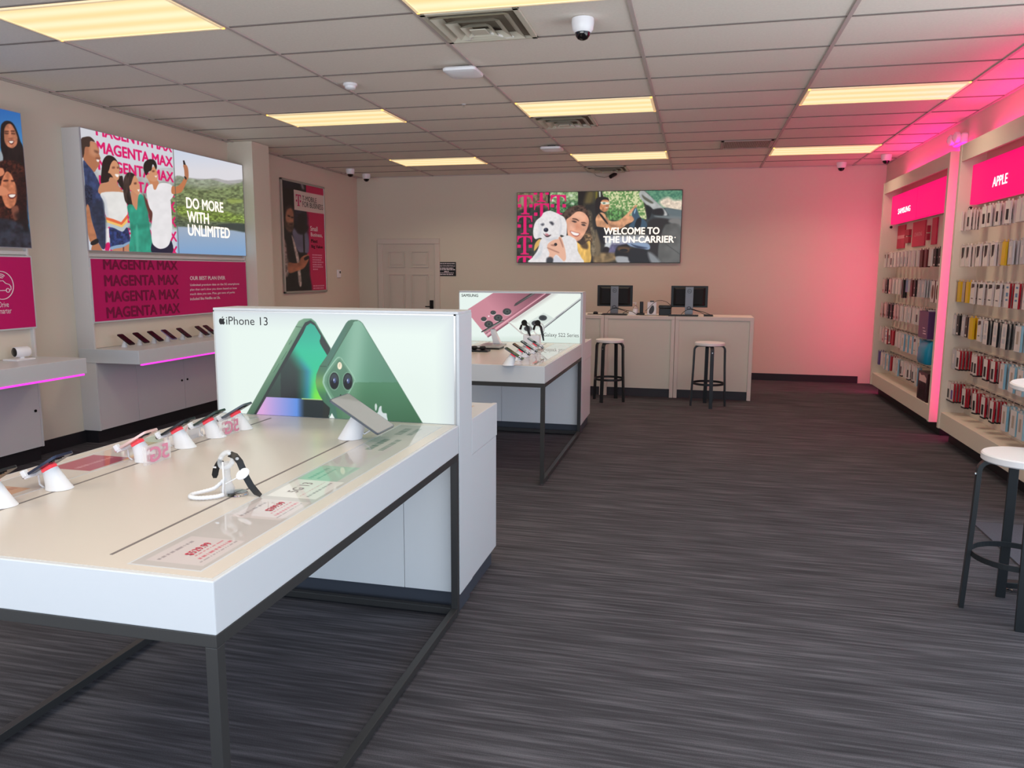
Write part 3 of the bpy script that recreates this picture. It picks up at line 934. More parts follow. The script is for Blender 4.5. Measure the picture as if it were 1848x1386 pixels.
A.P((34, 28, 25), [1175, 810, 1200, 720, 1285, 665, 1380, 690, 1418, 790, 1400, 850, 1370, 790, 1340, 760, 1320, 860, 1270, 890, 1228, 955, 1190, 890], 1)
A.crop(280, 240, 9.9)
A.P((188, 118, 78), [300, 955, 380, 958, 460, 900, 525, 805, 572, 828, 540, 925, 480, 1045, 425, 1075, 300, 1085], 1)
A.P((32, 28, 30), [495, 492, 520, 488, 575, 640, 560, 730, 530, 715], .8, False)
A.P(SK2, [502, 575, 560, 575, 592, 660, 595, 800, 555, 835, 530, 780, 518, 655], 1)
A.P((40, 30, 30), [520, 770, 560, 800, 552, 838, 525, 800], 1)
A.crop(0, 0, 1)
ud = pl.uv(313.5, 290)[0]
A.P((84, 92, 90), [*proj(pl.pt(ud - .006, z0)), *proj(pl.pt(ud + .006, z0)), *proj(pl.pt(ud + .006, z1)), *proj(pl.pt(ud - .006, z1))], .6, False, a=.75)
A.build('print', E_PRINT, t)
M_WGLOW = mat('white_backlit_letters', rgb(235, 225, 215), 0.4, emit=rgb(255, 246, 232), estr=0.95)
pt_ = Plane('X+', PX)
for body, bl, tr in (('DO MORE', (336.3, 375.7), (402.3, 365.3)), ('WITH', (338, 401), (376.3, 385)), ('UNLIMITED', (339.5, 425), (414.3, 411.5))):
    lettering('lettering', body, pt_, bl, tr, M_WGLOW, t, .028)

# --- picture of two women (only its near end is in view)
y0, y1 = 2.74, 5.195
t = light_panel('backlit_poster', y0, y1, z0, z1, 'backlit wall picture of two laughing women under a blue sky, cut by the view', 'backlit picture')
A = Art(pl, y0 + .006, y1 - .006, z0 + .006, z1 - .006, .0052)
A.crop(0, 180, 9.2375)
A.F(lambda X, Y: np.stack([40 + 35 * np.clip((Y - 150) / 800, 0, 1), 98 + 45 * np.clip((Y - 150) / 800, 0, 1), 170 + 20 * np.clip((Y - 150) / 800, 0, 1)], -1),
    [-9000, -3000, 500, -3000, 600, 3000, -9000, 3000], 1, False)
A.P((150, 160, 166), [-900, 800, 20, 850, 60, 1100, -900, 1100], 6)
A.P((26, 18, 18), [10, 470, 50, 380, 110, 350, 190, 370, 250, 440, 300, 560, 340, 690, 380, 780, 420, 1000, 430, 1500, -100, 1500, 50, 1030, 10, 800], 1.5, tex=(5, .3, 21, 3))
A.P((176, 112, 84), [68, 600, 75, 480, 120, 410, 180, 405, 230, 470, 270, 560, 292, 640, 280, 740, 240, 790, 190, 805, 120, 770, 80, 700], 1.5, tex=(6, .15, 22))
A.P((60, 30, 26), [80, 520, 140, 520, 140, 535, 80, 535], 2); A.P((60, 30, 26), [185, 515, 240, 515, 240, 532, 185, 530], 2)
A.P((70, 38, 30), [80, 550, 140, 558, 130, 575, 80, 568], 2); A.P((70, 38, 30), [190, 555, 250, 560, 245, 575, 195, 570], 2)
A.P((120, 64, 50), [145, 640, 210, 640, 200, 660, 150, 658], 3, a=.8)
A.P((90, 36, 32), [135, 690, 190, 675, 235, 690, 215, 740, 170, 738], 1.5); A.P((236, 226, 216), [150, 692, 222, 690, 205, 722, 172, 722], 1.5)
A.P((52, 24, 18), [-400, 1150, -80, 1060, 60, 1010, 200, 1010, 330, 1060, 400, 1150, 440, 1400, 445, 1900, 420, 2100, -300, 2100], 3, tex=(3, .6, 23))
A.P((196, 120, 86), [70, 1250, 120, 1195, 180, 1240, 215, 1310, 280, 1480, 285, 1650, 230, 1780, 160, 1810, 80, 1750, 20, 1560, 20, 1380], 2, tex=(7, .15, 24))
A.P((205, 130, 96), [-300, 1160, 0, 1135, 60, 1170, 70, 1230, 0, 1280, -300, 1330], 2)
A.P((206, 132, 98), [-300, 1420, 0, 1430, 120, 1500, 140, 1560, 20, 1600, -300, 1560], 2)
A.P((60, 28, 22), [60, 1340, 130, 1335, 130, 1360, 60, 1362], 2); A.P((60, 28, 22), [190, 1340, 260, 1345, 255, 1365, 190, 1362], 2)
A.P((96, 34, 32), [130, 1580, 220, 1570, 270, 1580, 240, 1640, 170, 1650], 2); A.P((238, 228, 220), [150, 1585, 255, 1580, 230, 1622, 175, 1625], 1.5)
A.P((36, 16, 14), [290, 1300, 400, 1250, 440, 1500, 450, 2000, 300, 2000, 280, 1800], 8, tex=(3, .5, 25))
A.P((120, 72, 56), [190, 1800, 300, 1780, 320, 1950, 280, 2010, 230, 1980], 3)
A.P((38, 42, 52), [-400, 2050, 60, 1980, 280, 2030, 400, 1980, 480, 2100, 520, 2520, -400, 2520], 5, tex=(8, .35, 26))
A.P((24, 16, 16), [250, 1900, 430, 1850, 460, 2150, 380, 2120, 290, 2020], 8, a=.8)
A.build('print', E_PRINT, t)


# --- magenta panels under the pictures
def magenta_panel(y0, y1, z0, z1, label):
    t = root('magenta_panel', (FX, (y0 + y1) / 2, z0), label, 'sign')
    MB().box(FX + .0005, FX + .006, y0 - .012, y1 + .012, z0 - .012, z1 + .012).build('border', M_WHITE, t)
    MB().box(FX + .0055, FX + .008, y0, y1, z0, z1).build('panel', M_MAG, t)
    return t


t = magenta_panel(5.81, 8.215, 1.10, 1.652, 'wide magenta panel of repeated dark words under the family picture')
pl = Plane('X+', FX + .008)
u0, v0 = pl.uv(191.5, 574.5); u1, v1 = pl.uv(322.5, 516)
ua = pl.uv(188.5, 515)[0]; ub = pl.uv(322, 512.5)[0]
vl = [pl.uv(322.3, yy)[1] for yy in (487.5, 514, 539.5, 565)]
hc = pl.uv(322, 521.2)[1] - pl.uv(322, 539.5)[1]
for v in vl:
    lettering('lettering', 'MAGENTA MAX', pl, (ua, v), (ub, min(v + hc, 1.65)), M_DMAG, t, .04, px=False)
lettering('lettering', 'OUR BEST PLAN EVER', pl, (342.7, 505.5), (406, 498), M_WTXT, t, .03)
for i, (body, x1) in enumerate((('Unlimited premium data on the 5G smartphone', 431.5), ("plan that can't slow you down based on how", 427), ('much data you use. Plus, get tons of perks', 423), ('included like Netflix on Us.', 396))):
    ua, va = pl.uv(343, 517.5 + i * 8.2); ub = pl.uv(x1, 516)[0]
    lettering('lettering', body, pl, (ua, va), (ub, va + .03), M_WTXT, t, .015, px=False)

t = magenta_panel(2.76, 5.175, 1.10, 1.652, 'magenta panel with a car in a circle, under the two women')
cu, cv = pl.uv(-2 + 0, 513)
ring = MB()
cx, cy = pl.uv(2.5, 515.0); R = pl.uv(24, 515)[0] - cx
ring.tube([pl.pt(cx + R * math.cos(a), cy + R * 1.0 * math.sin(a), .001) for a in [k * 2 * math.pi / 48 for k in range(48)]], .0035, 6, closed=True)
S = R / .20
car = [(-.15, -.06), (-.15, -.0), (-.12, .035), (-.06, .045), (-.03, .08), (.03, .085), (.075, .045), (.13, .03), (.155, 0), (.155, -.04), (.13, -.055)]
ring.tube([pl.pt(cx + a * S, cy + b_ * S - .01, .001) for a, b_ in car], .0035, 6)
for wx in (-.08, .1):
    ring.tube([pl.pt(cx + (wx + .028 * math.cos(a)) * S, cy + (-.055 + .028 * math.sin(a)) * S - .01, .001) for a in [k * 2 * math.pi / 20 for k in range(20)]], .0035, 6, closed=True)
ring.tube([pl.pt(cx + a * S, cy - .055 * S - .01, .001) for a in (-.05, .07)], .0035, 6)
for r_ in (.03, .055, .08):
    ring.tube([pl.pt(cx + (0 + r_ * math.cos(a)) * S, cy + (.10 + r_ * math.sin(a)) * S - .01, .001) for a in [math.pi * (.22 + .56 * k / 10) for k in range(11)]], .0035, 6)
ring.build('car_emblem', M_WTXT, t)
u1 = pl.uv(16, 555)[0]; v0 = pl.uv(8, 554.5)[1]
lettering('lettering', 'Drive', pl, (u1 - .088, v0), (u1, v0 + .043), M_WTXT, t, .0, px=False)
u1 = pl.uv(21, 565)[0]; v0 = pl.uv(8, 566)[1]
lettering('lettering', 'Smarter', pl, (u1 - .128, v0), (u1, v0 + .043), M_WTXT, t, .0, px=False)

# --- framed business poster on the far part of the left wall
PX = XL + .03
pl = Plane('X+', PX - .006)
u0, v1 = pl.uv(506.5, 320); u1, v0 = pl.uv(590.5, 526)
t = root('framed_poster', (XL, (u0 + u1) / 2, v0), 'silver framed poster of a bearded man holding a phone', 'poster')
b = MB(); fw = .028
for a in ((u0, u1, v0, v0 + fw), (u0, u1, v1 - fw, v1), (u0, u0 + fw, v0, v1), (u1 - fw, u1, v0, v1)):
    b.box(XL, PX, a[0], a[1], a[2], a[3])
b.build('frame', M_ALU, t, bevel=.004)
MB().box(XL, PX - .008, u0 + .02, u1 - .02, v0 + .02, v1 - .02).build('backing', M_DGREY, t)
A = Art(pl, u0 + fw, u1 - fw, v0 + fw, v1 - fw, .0065)
A.c[:] = np.array((22, 14, 16)) / 255
A.crop(500, 310, 11.55)
A.P((30, 28, 52), [110, 150, 300, 180, 480, 260, 300, 330, 130, 300], 20)
A.P((150, 150, 156), [495, 250, 540, 270, 565, 360, 520, 350], 4)
A.P((196, 10, 84), [600, 200, 1100, 200, 1200, 3000, 655, 3000], .6, False)
A.P((44, 40, 60), [370, 820, 610, 860, 640, 1500, 500, 1450, 380, 1150], 12, tex=(6, .5, 31))
A.P((26, 20, 26), [430, 900, 600, 900, 600, 1180, 480, 1290, 420, 1200], 8)
A.P((112, 112, 138), [330, 1180, 480, 1290, 620, 1250, 640, 1600, 380, 1560], 4, tex=(20, .1, 32))
A.crop(500, 410, 10.66)
A.P((112, 112, 138), [300, 60, 400, 120, 580, 130, 610, 470, 520, 490, 390, 440], 3, tex=(20, .1, 33))
A.P((24, 18, 22), [495, 40, 520, 40, 535, 480, 510, 480], 1.5)
A.P((24, 18, 22), [380, -20, 590, -20, 560, 90, 480, 140, 390, 100], 4)
A.P((24, 24, 26), [130, 120, 200, 60, 290, 150, 350, 400, 420, 620, 600, 540, 630, 900, 640, 1300, 150, 1300], 4, tex=(8, .3, 34))
A.P((146, 132, 128), [130, 280, 170, 300, 195, 560, 225, 700, 220, 920, 140, 900], 3, tex=(3, .3, 35))
A.P((190, 172, 166), [280, 170, 310, 200, 380, 430, 425, 600, 470, 1000, 465, 1140, 420, 1100, 395, 830, 375, 640, 330, 420], 2, tex=(3, .2, 36))
A.P((176, 112, 84), [215, 690, 320, 690, 420, 680, 450, 600, 520, 545, 610, 520, 610, 560, 540, 590, 610, 610, 560, 730, 500, 800, 390, 840, 230, 880], 2, tex=(9, .15, 37))
A.P((24, 18, 22), [520, 590, 600, 550, 610, 600, 540, 640], 2)
A.crop(500, 310, 11.55)
A.P((52, 42, 40), [150, 1000, 170, 800, 200, 720, 280, 690, 340, 760, 350, 900, 330, 1200, 200, 1200], 3)
A.P((172, 118, 92), [180, 900, 210, 790, 280, 755, 325, 800, 345, 880, 345, 1050, 330, 1150, 250, 1150, 190, 1060], 3, tex=(8, .15, 38))
A.P((94, 72, 60), [165, 1040, 250, 1060, 340, 1060, 335, 1180, 300, 1260, 220, 1240, 165, 1130], 4, tex=(4, .2, 39))
A.P((70, 36, 32), [260, 1080, 320, 1085, 310, 1105, 262, 1100], 2)
A.P((40, 24, 22), [225, 905, 270, 920, 268, 940, 225, 930], 2); A.P((40, 24, 22), [295, 940, 340, 945, 335, 962, 298, 958], 2)
A.P((222, 206, 198), [345, 368, 560, 418, 970, 500, 1000, 885, 620, 830, 362, 790], .6, False)
A.build('print', print_mat('matte_print', False, 0.45), t)
pq = Plane('X+', PX - .0055)
a0, b0 = pq.uv(534.2, 371); a1, b1 = pq.uv(542.6, 352)
emblem('emblem', t_mark(a0, b0, a1, b1), pq, M_MAG, t)
for body, bl, tr in (('T-MOBILE', (545.5, 361.8), (571, 357.8)), ('FOR BUSINESS', (545.8, 373), (582.6, 370))):
    lettering('lettering', body, pq, bl, tr, M_KTXT, t, 0)
for body, bl, tr, m in (('Small', (560, 416.5), (572.8, 409.2), M_WTXT), ('Business,', (560.8, 427.5), (581.5, 421.5), M_WTXT), ('Meet', (561.3, 438), (573, 432), M_KTXT), ('Big Value', (562, 449), (582.2, 443), M_KTXT)):
    lettering('lettering', body, pq, bl, tr, m, t, .015)
rows = []
for x0, x1, yy in ((563.5, 581, 461), (563.5, 581, 465.5), (564, 579.5, 469.8), (564, 583.5, 474), (564.3, 581, 478.5), (564.5, 582.5, 482.5), (564.8, 574, 487), (565.3, 585, 517), (565.5, 584, 521.3)):
    a, b_ = pq.uv(x0, yy); rows.append((a, pq.uv(x1, yy)[0], b_, .016))
fine_print('fine_print', pq, rows, mat('pale_print', rgb(226, 150, 180), .5), t, 7)

# ------------------------------------------------------------------ display tables with their lightbox counters
TX0, TX1 = -2.205, -1.005
T2X = (-2.264, -1.05)
M_SLOT = mat('slot_shadow_gap', rgb(120, 112, 110), 0.6)


def display_table(ya, yb, label, TX0=TX0, TX1=TX1):
    t = root('display_table', ((TX0 + TX1) / 2, (ya + yb) / 2, 0), label, 'table')
    MB().box(TX0, TX1, ya, yb, .757, .883).add([], []).build('tabletop', M_WHITE, t, bevel=.003)
    MB().box(TX0 + .012, TX1 - .012, ya + .012, yb, .883, .8845).build('top_surface', M_CREAM, t)
    s = .03
    b = MB()
    b.box(TX0, TX1, ya, ya + s, .727, .757); b.box(TX0, TX1, yb - s, yb, .727, .757)
    b.box(TX0, TX0 + s, ya + s, yb - s, .727, .757); b.box(TX1 - s, TX1, ya + s, yb - s, .727, .757)
    b.build('top_frame', M_FRAME, t, bevel=.0015)
    for x in (TX0, TX1 - s):
        for y in (ya, yb - s):
            MB().box(x, x + s, y, y + s, .012, .727).build('leg', M_FRAME, t, bevel=.0015)
            MB().cyl((x + s / 2, y + s / 2, 0), (x + s / 2, y + s / 2, .014), .012, n=14).build('glide', M_CHROME, t)
        MB().box(x, x + s, ya + s, yb - s, .012, .042).build('floor_rail', M_FRAME, t, bevel=.0015)
    MB().box(TX0 + s, TX1 - s, yb - s, yb, .012, .042).build('floor_rail', M_FRAME, t, bevel=.0015)
    for x in (TX1 - .330, TX1 - .883):
        MB().box(x - .004, x + .004, ya + .08, yb - .06, .8845, .8853).build('cable_slot', M_SLOT, t)
    return t


def card(A, u0, u1, v0, v1, col, rows, seed=1):
    """a price card printed under the clear strip; u runs along the table, v across it"""
    q = lambda u, v: tuple(proj(A.pl.pt(u, v)))
    def rect(c, a0, a1, b0, b1, al=1.0):
        sel = np.nonzero((A.U > a0) & (A.U < a1) & (A.V > b0) & (A.V < b1))[0]
        A.put(sel, np.full(len(sel), al), c)
    if col:
        rect(col, u0, u1, v0, v1)
    r = random.Random(seed)
    for a0, a1, b0, b1, c in rows:
        u = u0 + a0 * (u1 - u0)
        while u < u0 + a1 * (u1 - u0):
            w = r.uniform(.004, .014)
            rect(c, u, u + w, v0 + b0 * (v1 - v0), v0 + b1 * (v1 - v0), .85); u += w + .004


M_STRIP = print_mat('glazed_print', False, 0.5, coat=1.0)
ZS = .8848


def inlay(t, x0, x1, ya, yb, kind):
    pl = Plane('Z', ZS)
    MB().box(x0 - .006, x1 + .006, ya - .006, yb + .006, .8843, .8847).build('inlay_edge', M_WHITE, t)
    A = Art(pl, ya, yb, -x1, -x0, .0045)
    A.c[:] = np.array((196, 190, 188)) / 255
    RED, GRY, TEAL = (206, 92, 110), (150, 140, 145), (112, 160, 140)
    A.c[:] *= (1 + .03 * (vnoise(A.U * 100, A.V * 100, 9, 3) - .5))[:, None]
    W = x1 - x0
    L = yb - ya
    if kind == 'prices':
        for k, (a, n) in enumerate(((.015, 1), (.215, 2))):
            card(A, ya + a * L, ya + (a + .1) * L, -x1 + .01, -x0 - .02, (214, 204, 204), [(.05, .8, .80, .86, GRY), (.2, .95, .22, .27, RED), (.1, .95, .12, .16, GRY), (.3, .95, .36, .4, RED)], 5 + k)
        card(A, ya + .335 * L, ya + .45 * L, -x1 + .01, -x0 - .01, (232, 228, 224), [(.1, .9, .2, .25, GRY), (.1, .9, .35, .4, (214, 170, 175))], 9)
        card(A, ya + .45 * L, ya + .56 * L, -x1 + .04, -x0 - .005, (168, 196, 178), [(.1, .8, .5, .58, TEAL), (.1, .8, .7, .78, TEAL)], 10)
        card(A, ya + .70 * L, ya + .84 * L, -x1 + .02, -x0 - .01, None, [(.1, .9, .3, .45, (96, 112, 108)), (.1, .9, .6, .8, (96, 112, 108))], 11)
        card(A, ya + .87 * L, ya + .97 * L, -x1 + .02, -x0 - .01, None, [(.1, .9, .25, .4, (110, 120, 116)), (.1, .9, .55, .75, (110, 120, 116))], 12)
    elif kind == 'plain':
        A.c[:] = np.array((214, 204, 196)) / 255
        card(A, ya + .40 * L, ya + .52 * L, -x1 + .01, -x0 - .01, (176, 60, 84), [(.1, .9, .4, .5, (214, 150, 160))], 13)
        card(A, ya + .60 * L, ya + .66 * L, -x1 + .03, -x0 - .01, (214, 170, 140), [(.1, .9, .3, .5, (190, 130, 110))], 14)
        card(A, ya + .2 * L, ya + .27 * L, -x1 + .03, -x0 - .02, (214, 170, 140), [(.1, .9, .3, .5, (190, 130, 110))], 15)
    o = A.build('graphic_inlay', M_STRIP, t)
    if kind == 'prices':
        m = mat('red_print', rgb(205, 60, 86), .5)
        for u, body in ((ya + .045 * L, '$529.99'), (ya + .255 * L, '$399.99')):
            lettering('price', body, pl, (u, -x1 + .075), (u + .085, -x1 + .10), m, o, .008, d=.0006, px=False)
        lettering('lettering', '5G 13', pl, (ya + .365 * L, -x1 + .10), (ya + .43 * L, -x1 + .135), mat('grey_reflection', rgb(140, 134, 136), .5), o, .0, d=.0006, px=False)  # reflection of the sign in the glaze, laid down as flat grey letters
    return o


t1 = display_table(1.41, 3.197, 'large white display table on graphite legs in front of the green phone sign')
inlay(t1, -1.252, -1.068, 1.455, 3.14, 'prices')
inlay(t1, -2.142, -1.958, 1.455, 3.14, 'plain')
t2 = display_table(5.41, 7.242, 'white display table in front of the pink and white phone sign', *T2X)
inlay(t2, -1.297, -1.113, 5.455, 7.18, 'none')
inlay(t2, -2.2, -2.02, 5.455, 7.18, 'none')


def lightbox_counter(y, zt, label, seam, TX0=TX0, TX1=TX1):
    t = root('lightbox_counter', ((TX0 + TX1) / 2, y + .3, 0), label, 'counter')
    MB().box(TX0, TX1 - .018, y + .012, y + .195, .88, zt - .012).build('sign_box', M_WHITE, t)
    MB().box(TX0, TX1, y, y + .2, zt - .012, zt).build('top_cap', M_WHITE, t, bevel=.002)
    MB().box(TX1 - .018, TX1 + .002, y + .004, y + .2, .095, zt - .012).build('side_panel', M_WHITE, t, bevel=.002)
    b = MB().box(TX0, TX0 + .006, y - .001, y + .012, .884, zt - .012).box(TX1 - .020, TX1 - .012, y - .001, y + .012, .884, zt - .012)
    b.box(TX0, TX1 - .012, y - .001, y + .012, zt - .018, zt - .012)
    b.build('sign_trim', M_ALU, t)
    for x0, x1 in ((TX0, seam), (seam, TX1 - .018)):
        MB().box(x0 + .0015, x1 - .0015, y + .022, y + .195, .095, .875).build('front_panel', M_WLIT, t, bevel=.001)
    MB().box(TX0, TX1 - .02, y + .2, y + .66, .095, .872).build('rear_cabinet', M_WHITE, t)
    MB().box(TX1 - .02, TX1 - .001, y + .203, y + .66, .095, .70).build('cabinet_door', M_WHITE, t, bevel=.0015)
    MB().box(TX1 - .02, TX1 + .002, y + .203, y + .665, .703, .875).build('cabinet_apron', M_WHITE, t, bevel=.002)
    MB().box(TX0 + .1, TX1 - .09, y + .28, y + .56, .872, .8735).build('counter_mat', mat('beige_mat', rgb(196, 178, 162), .4), t)
    MB().box(TX0 + .02, TX1 - .012, y + .035, y + .2, 0, .095).build('kickboard', M_TOE, t)
    MB().box(TX0 + .02, TX1 - .022, y + .2, y + .64, 0, .095).build('kickboard', M_TOE, t)
    return t


c1 = lightbox_counter(3.2, 1.383, 'white lightbox counter glowing with two green phones, iPhone 13 sign'.replace('iPhone 13 ', ''), -1.28)
c2 = lightbox_counter(7.245, 1.37, 'white lightbox counter glowing with a pink and a white phone picture', -1.84, *T2X)
MB().cyl((-1.955, 7.27, .79), (-1.955, 7.262, .79), .013, n=16).build('lock', M_HANDLE, c2, smooth=True)

# --- first sign: two green phones
pl = Plane('Y', 3.2)
A = Art(pl, TX0 + .006, TX1 - .02, .886, 1.365, .0022)
A.crop(380, 555, 6.6)
ex = np.minimum(np.minimum(A.U - A.U.min(), A.U.max() - A.U), np.minimum((A.V.max() - A.V), .2)) / .09
ex = np.clip(ex, 0, 1)[:, None] ** .6
A.c[:] = (np.array((208, 216, 222)) * (1 - ex) + np.array((229, 242, 235)) * ex) / 255
GR, GR2, GR3 = (92, 142, 110), (66, 106, 80), (122, 168, 138)
A.F(lambda X, Y: np.stack([84 + 44 * np.exp(-((X - 880 + (Y - 400) * .6) / 130) ** 2), 134 + 30 * np.exp(-((X - 880 + (Y - 400) * .6) / 130) ** 2), 104 + 30 * np.exp(-((X - 880 + (Y - 400) * .6) / 130) ** 2)], -1) * (1 - .28 * np.clip((Y - 500) / 800, 0, 1))[:, None],
    [425, 1272, 1012, 225, 1050, 160, 1110, 131, 1200, 131, 1250, 170, 1432, 485, 1400, 620, 1300, 900, 1420, 1330, 700, 1320], .7, False)
A.P((40, 46, 44), [512, 1276, 1085, 245, 1125, 178, 1190, 150, 1240, 185, 1430, 490, 1390, 620, 1300, 900, 1440, 1200, 1400, 1318, 800, 1310], .7, False)


def screen_col(X, Y):
    yl = 1066 + (X - 640) * .046
    up = Y < yl
    t = np.clip((Y - 190) / 880, 0, 1)
    edge = 1085 - 330 * np.clip((700 - Y) / 520, 0, 1) ** 1.0 * 0 + (Y < 760) * (-(760 - Y) * .62)
    w = np.clip((X - edge + 90) / 230, 0, 1); w = w * w * (3 - 2 * w)
    br = np.stack([44 - 10 * t, 186 + 12 * t, 158 - 20 * t], -1)
    lime = np.clip((Y - 720) / 330, 0, 1) * np.clip((X - 1090) / 160, 0, 1)
    br = br * (1 - lime[:, None]) + np.array((122, 226, 74)) * lime[:, None]
    blue = np.exp(-((X - edge - 60) / 60) ** 2) * np.clip((Y - 560) / 200, 0, 1) * .7
    br = br * (1 - blue[:, None]) + np.array((40, 140, 200)) * blue[:, None]
    dk = np.stack([56 - 26 * t, 94 - 62 * t, 78 - 44 * t], -1)
    dk = dk + np.where((X < 835) & (Y > 700), 1, 0)[:, None] * np.array((14, 26, 18))
    top = dk * (1 - w[:, None]) + br * w[:, None]
    top = top * (1 - .9 * np.clip((420 - Y) / 400, 0, 1)[:, None] * 0)
    hi = np.clip((500 - Y) / 300, 0, 1)[:, None]
    top = top * (1 - hi) + np.array((44, 166, 140)) * hi
    s = np.clip((X - 620) / 420, 0, 1)
    s2 = np.clip((X - 1030) / 90, 0, 1)
    bt = np.array((216, 164, 218)) * (1 - s[:, None]) + np.array((92, 142, 222)) * s[:, None]
    bt = bt * (1 - s2[:, None]) + np.array((34, 44, 48)) * s2[:, None]
    return np.where(up[:, None], top, bt)


A.F(screen_col, [545, 1274, 1105, 300, 1140, 220, 1190, 186, 1240, 215, 1312, 335, 1308, 370, 1298, 395, 1305, 430, 1340, 490, 1392, 575, 1300, 720, 1250, 880, 1350, 1095, 1330, 1312, 800, 1300], .7, False)
A.P((214, 250, 160), [1085, 1080, 1345, 1095, 1345, 1106, 1085, 1092], 1, False, a=.8)
for a in ([925, 430, 955, 380, 965, 384, 935, 440], [838, 610, 893, 515, 903, 519, 848, 618], [740, 765, 800, 660, 810, 665, 750, 772]):
    A.P((110, 156, 124), a, 1, False); A.P((50, 80, 62), [a[0] + 6, a[1] + 8, a[2] + 14, a[3] + 6, a[2] + 18, a[3] + 8, a[0] + 12, a[1] + 10], 1, False, a=.8)
A.P((52, 82, 64), [1015, 222, 1085, 232, 1084, 238, 1012, 229], .8, False)
# second phone (outlines from the second crop)
A.crop(560, 565, 6.6)
A.F(lambda X, Y: np.stack([70 + 40 * np.exp(-((Y - 830) / 90) ** 2) * (X < 190), 112 + 50 * np.exp(-((Y - 850) / 110) ** 2) * (X < 190), 84 + 14 * np.exp(-((X - 300) / 150) ** 2)], -1),
    [62, 820, 72, 730, 112, 630, 210, 490, 425, 120, 450, 92, 485, 80, 560, 80, 595, 95, 625, 122, 1342, 1315, 220, 1290, 235, 1130, 160, 1060, 110, 980, 75, 900], .7, False)
A.F(lambda X, Y: (np.stack([98 + 34 * np.exp(-((X - 480 - (830 - Y) * .12) / 130) ** 2), 150 + 28 * np.exp(-((X - 480 - (830 - Y) * .12) / 130) ** 2), 124 + 30 * np.exp(-((X - 480 - (830 - Y) * .12) / 130) ** 2)], -1)
                  * np.where(Y > 824, .86 - .16 * np.clip((Y - 850) / 450, 0, 1), 1.0 - .08 * np.clip((X - 600) / 300, 0, 1) * (Y > 200))[:, None] - np.where(Y > 824, 1, 0)[:, None] * np.array((8, 0, 12))),
    [150, 800, 165, 740, 215, 640, 505, 120, 530, 98, 575, 92, 615, 120, 1335, 1312, 330, 1290, 300, 1120, 200, 960], .7, False)
A.P((60, 96, 74), [205, 625, 505, 120, 512, 124, 214, 632], .8, False); A.P((48, 78, 60), [118, 628, 195, 632, 194, 640, 116, 636], .8, False)
A.P((150, 192, 168), [300, 548, 345, 522, 380, 545, 400, 580, 520, 750, 518, 850, 390, 1072, 340, 1090, 285, 1090, 158, 865, 150, 790, 175, 720], 1.2, True)
A.P((104, 150, 122), [305, 562, 345, 536, 375, 555, 510, 765, 508, 845, 385, 1060, 335, 1076, 292, 1072, 180, 870, 170, 800, 190, 725], 1, True)
A.P((86, 130, 104), [318, 580, 345, 556, 368, 575, 498, 775, 495, 840, 375, 1045, 335, 1050, 305, 1040, 205, 870, 196, 800, 212, 735], 2, True)
A.E((248, 236, 208), 350, 628, 27, 44)
A.P((196, 184, 156), [345, 600, 362, 600, 352, 640, 340, 640], 1.5, a=.7)
for cx, cy in ((285, 808), (447, 813)):
    A.E((124, 166, 142), cx, cy, 66, 112); A.E((22, 30, 30), cx, cy, 58, 102); A.E((52, 60, 66), cx, cy, 46, 84); A.E((16, 18, 24), cx, cy + 30, 44, 55)
    A.E((70, 84, 130), cx + 5, cy - 6, 18, 32); A.E((190, 200, 230), cx - 4, cy - 12, 7, 13)
A.E((20, 30, 26), 361, 983, 8, 15)
A.P((200, 212, 208), [768, 1100, 782, 1076, 796, 1110, 786, 1160, 772, 1150], .8)
A.P((206, 216, 216), [750, 1300, 754, 1230, 775, 1200, 805, 1180, 818, 1130, 835, 1108, 848, 1112, 850, 1160, 868, 1190, 905, 1195, 912, 1230, 912, 1310], .8)
A.P((232, 240, 236), [216, 1268, 257, 1192, 300, 1272], .8, False)
A.build('sign_print', E_PRINT, c1)
pq = Plane('Y', 3.2)
lettering('lettering', 'iPhone 13', pq, (408.7, 585.7), (483, 572.5), M_KTXT, c1, .0)
a0, b0 = pq.uv(395.6, 585.8); a1, b1 = pq.uv(406.4, 571.0)
emblem('fruit_emblem', [[(a0 + x * (a1 - a0), b0 + y * (b1 - b0)) for x, y in o] for o in apple_shape()], pq, M_KTXT, c1)

# --- second sign: pink and white phones
pl = Plane('Y', 7.245)
A = Art(pl, T2X[0] + .006, T2X[1] - .02, .886, 1.352, .0036)
A.crop(820, 515, 8.944)
A.c[:] = np.array((228, 240, 234)) / 255
PK = (190, 122, 136)
A.P((214, 228, 220), [0, 845, 2100, 830, 2100, 960, 0, 960], 8, False)
A.F(lambda X, Y: np.stack([198 - 90 * np.clip((X - 650 + (400 - Y) * .9) / 1100, 0, 1), 130 - 66 * np.clip((X - 650 + (400 - Y) * .9) / 1000, 0, 1), 144 - 66 * np.clip((X - 650 + (400 - Y) * .9) / 1000, 0, 1)], -1),
    [100, 460, 205, 395, 668, 95, 1600, 95, 1570, 130, 545, 840, 500, 790, 280, 520, 200, 560], .7, False)
A.P((150, 86, 104), [495, 775, 1470, 100, 1500, 100, 505, 795], 1.2, False); A.P((226, 166, 178), [505, 795, 1505, 100, 1530, 100, 525, 815], 1.2, False); A.P((120, 70, 84), [530, 830, 1560, 115, 1620, 95, 545, 842], 1.5, False)
for cx, cy, rx, ry in ((475, 543, 46, 36), (627, 440, 46, 34), (555, 628, 72, 58), (707, 524, 72, 55), (850, 424, 70, 54)):
    A.E((236, 214, 216), cx + 2, cy + 9, rx, ry); A.E((44, 46, 46), cx, cy, rx, ry); A.E((66, 74, 70), cx + 3, cy - 3, rx * .55, ry * .55); A.E((24, 26, 28), cx + 4, cy - 2, rx * .25, ry * .28)
A.E((255, 235, 240), 555, 497, 14, 11)
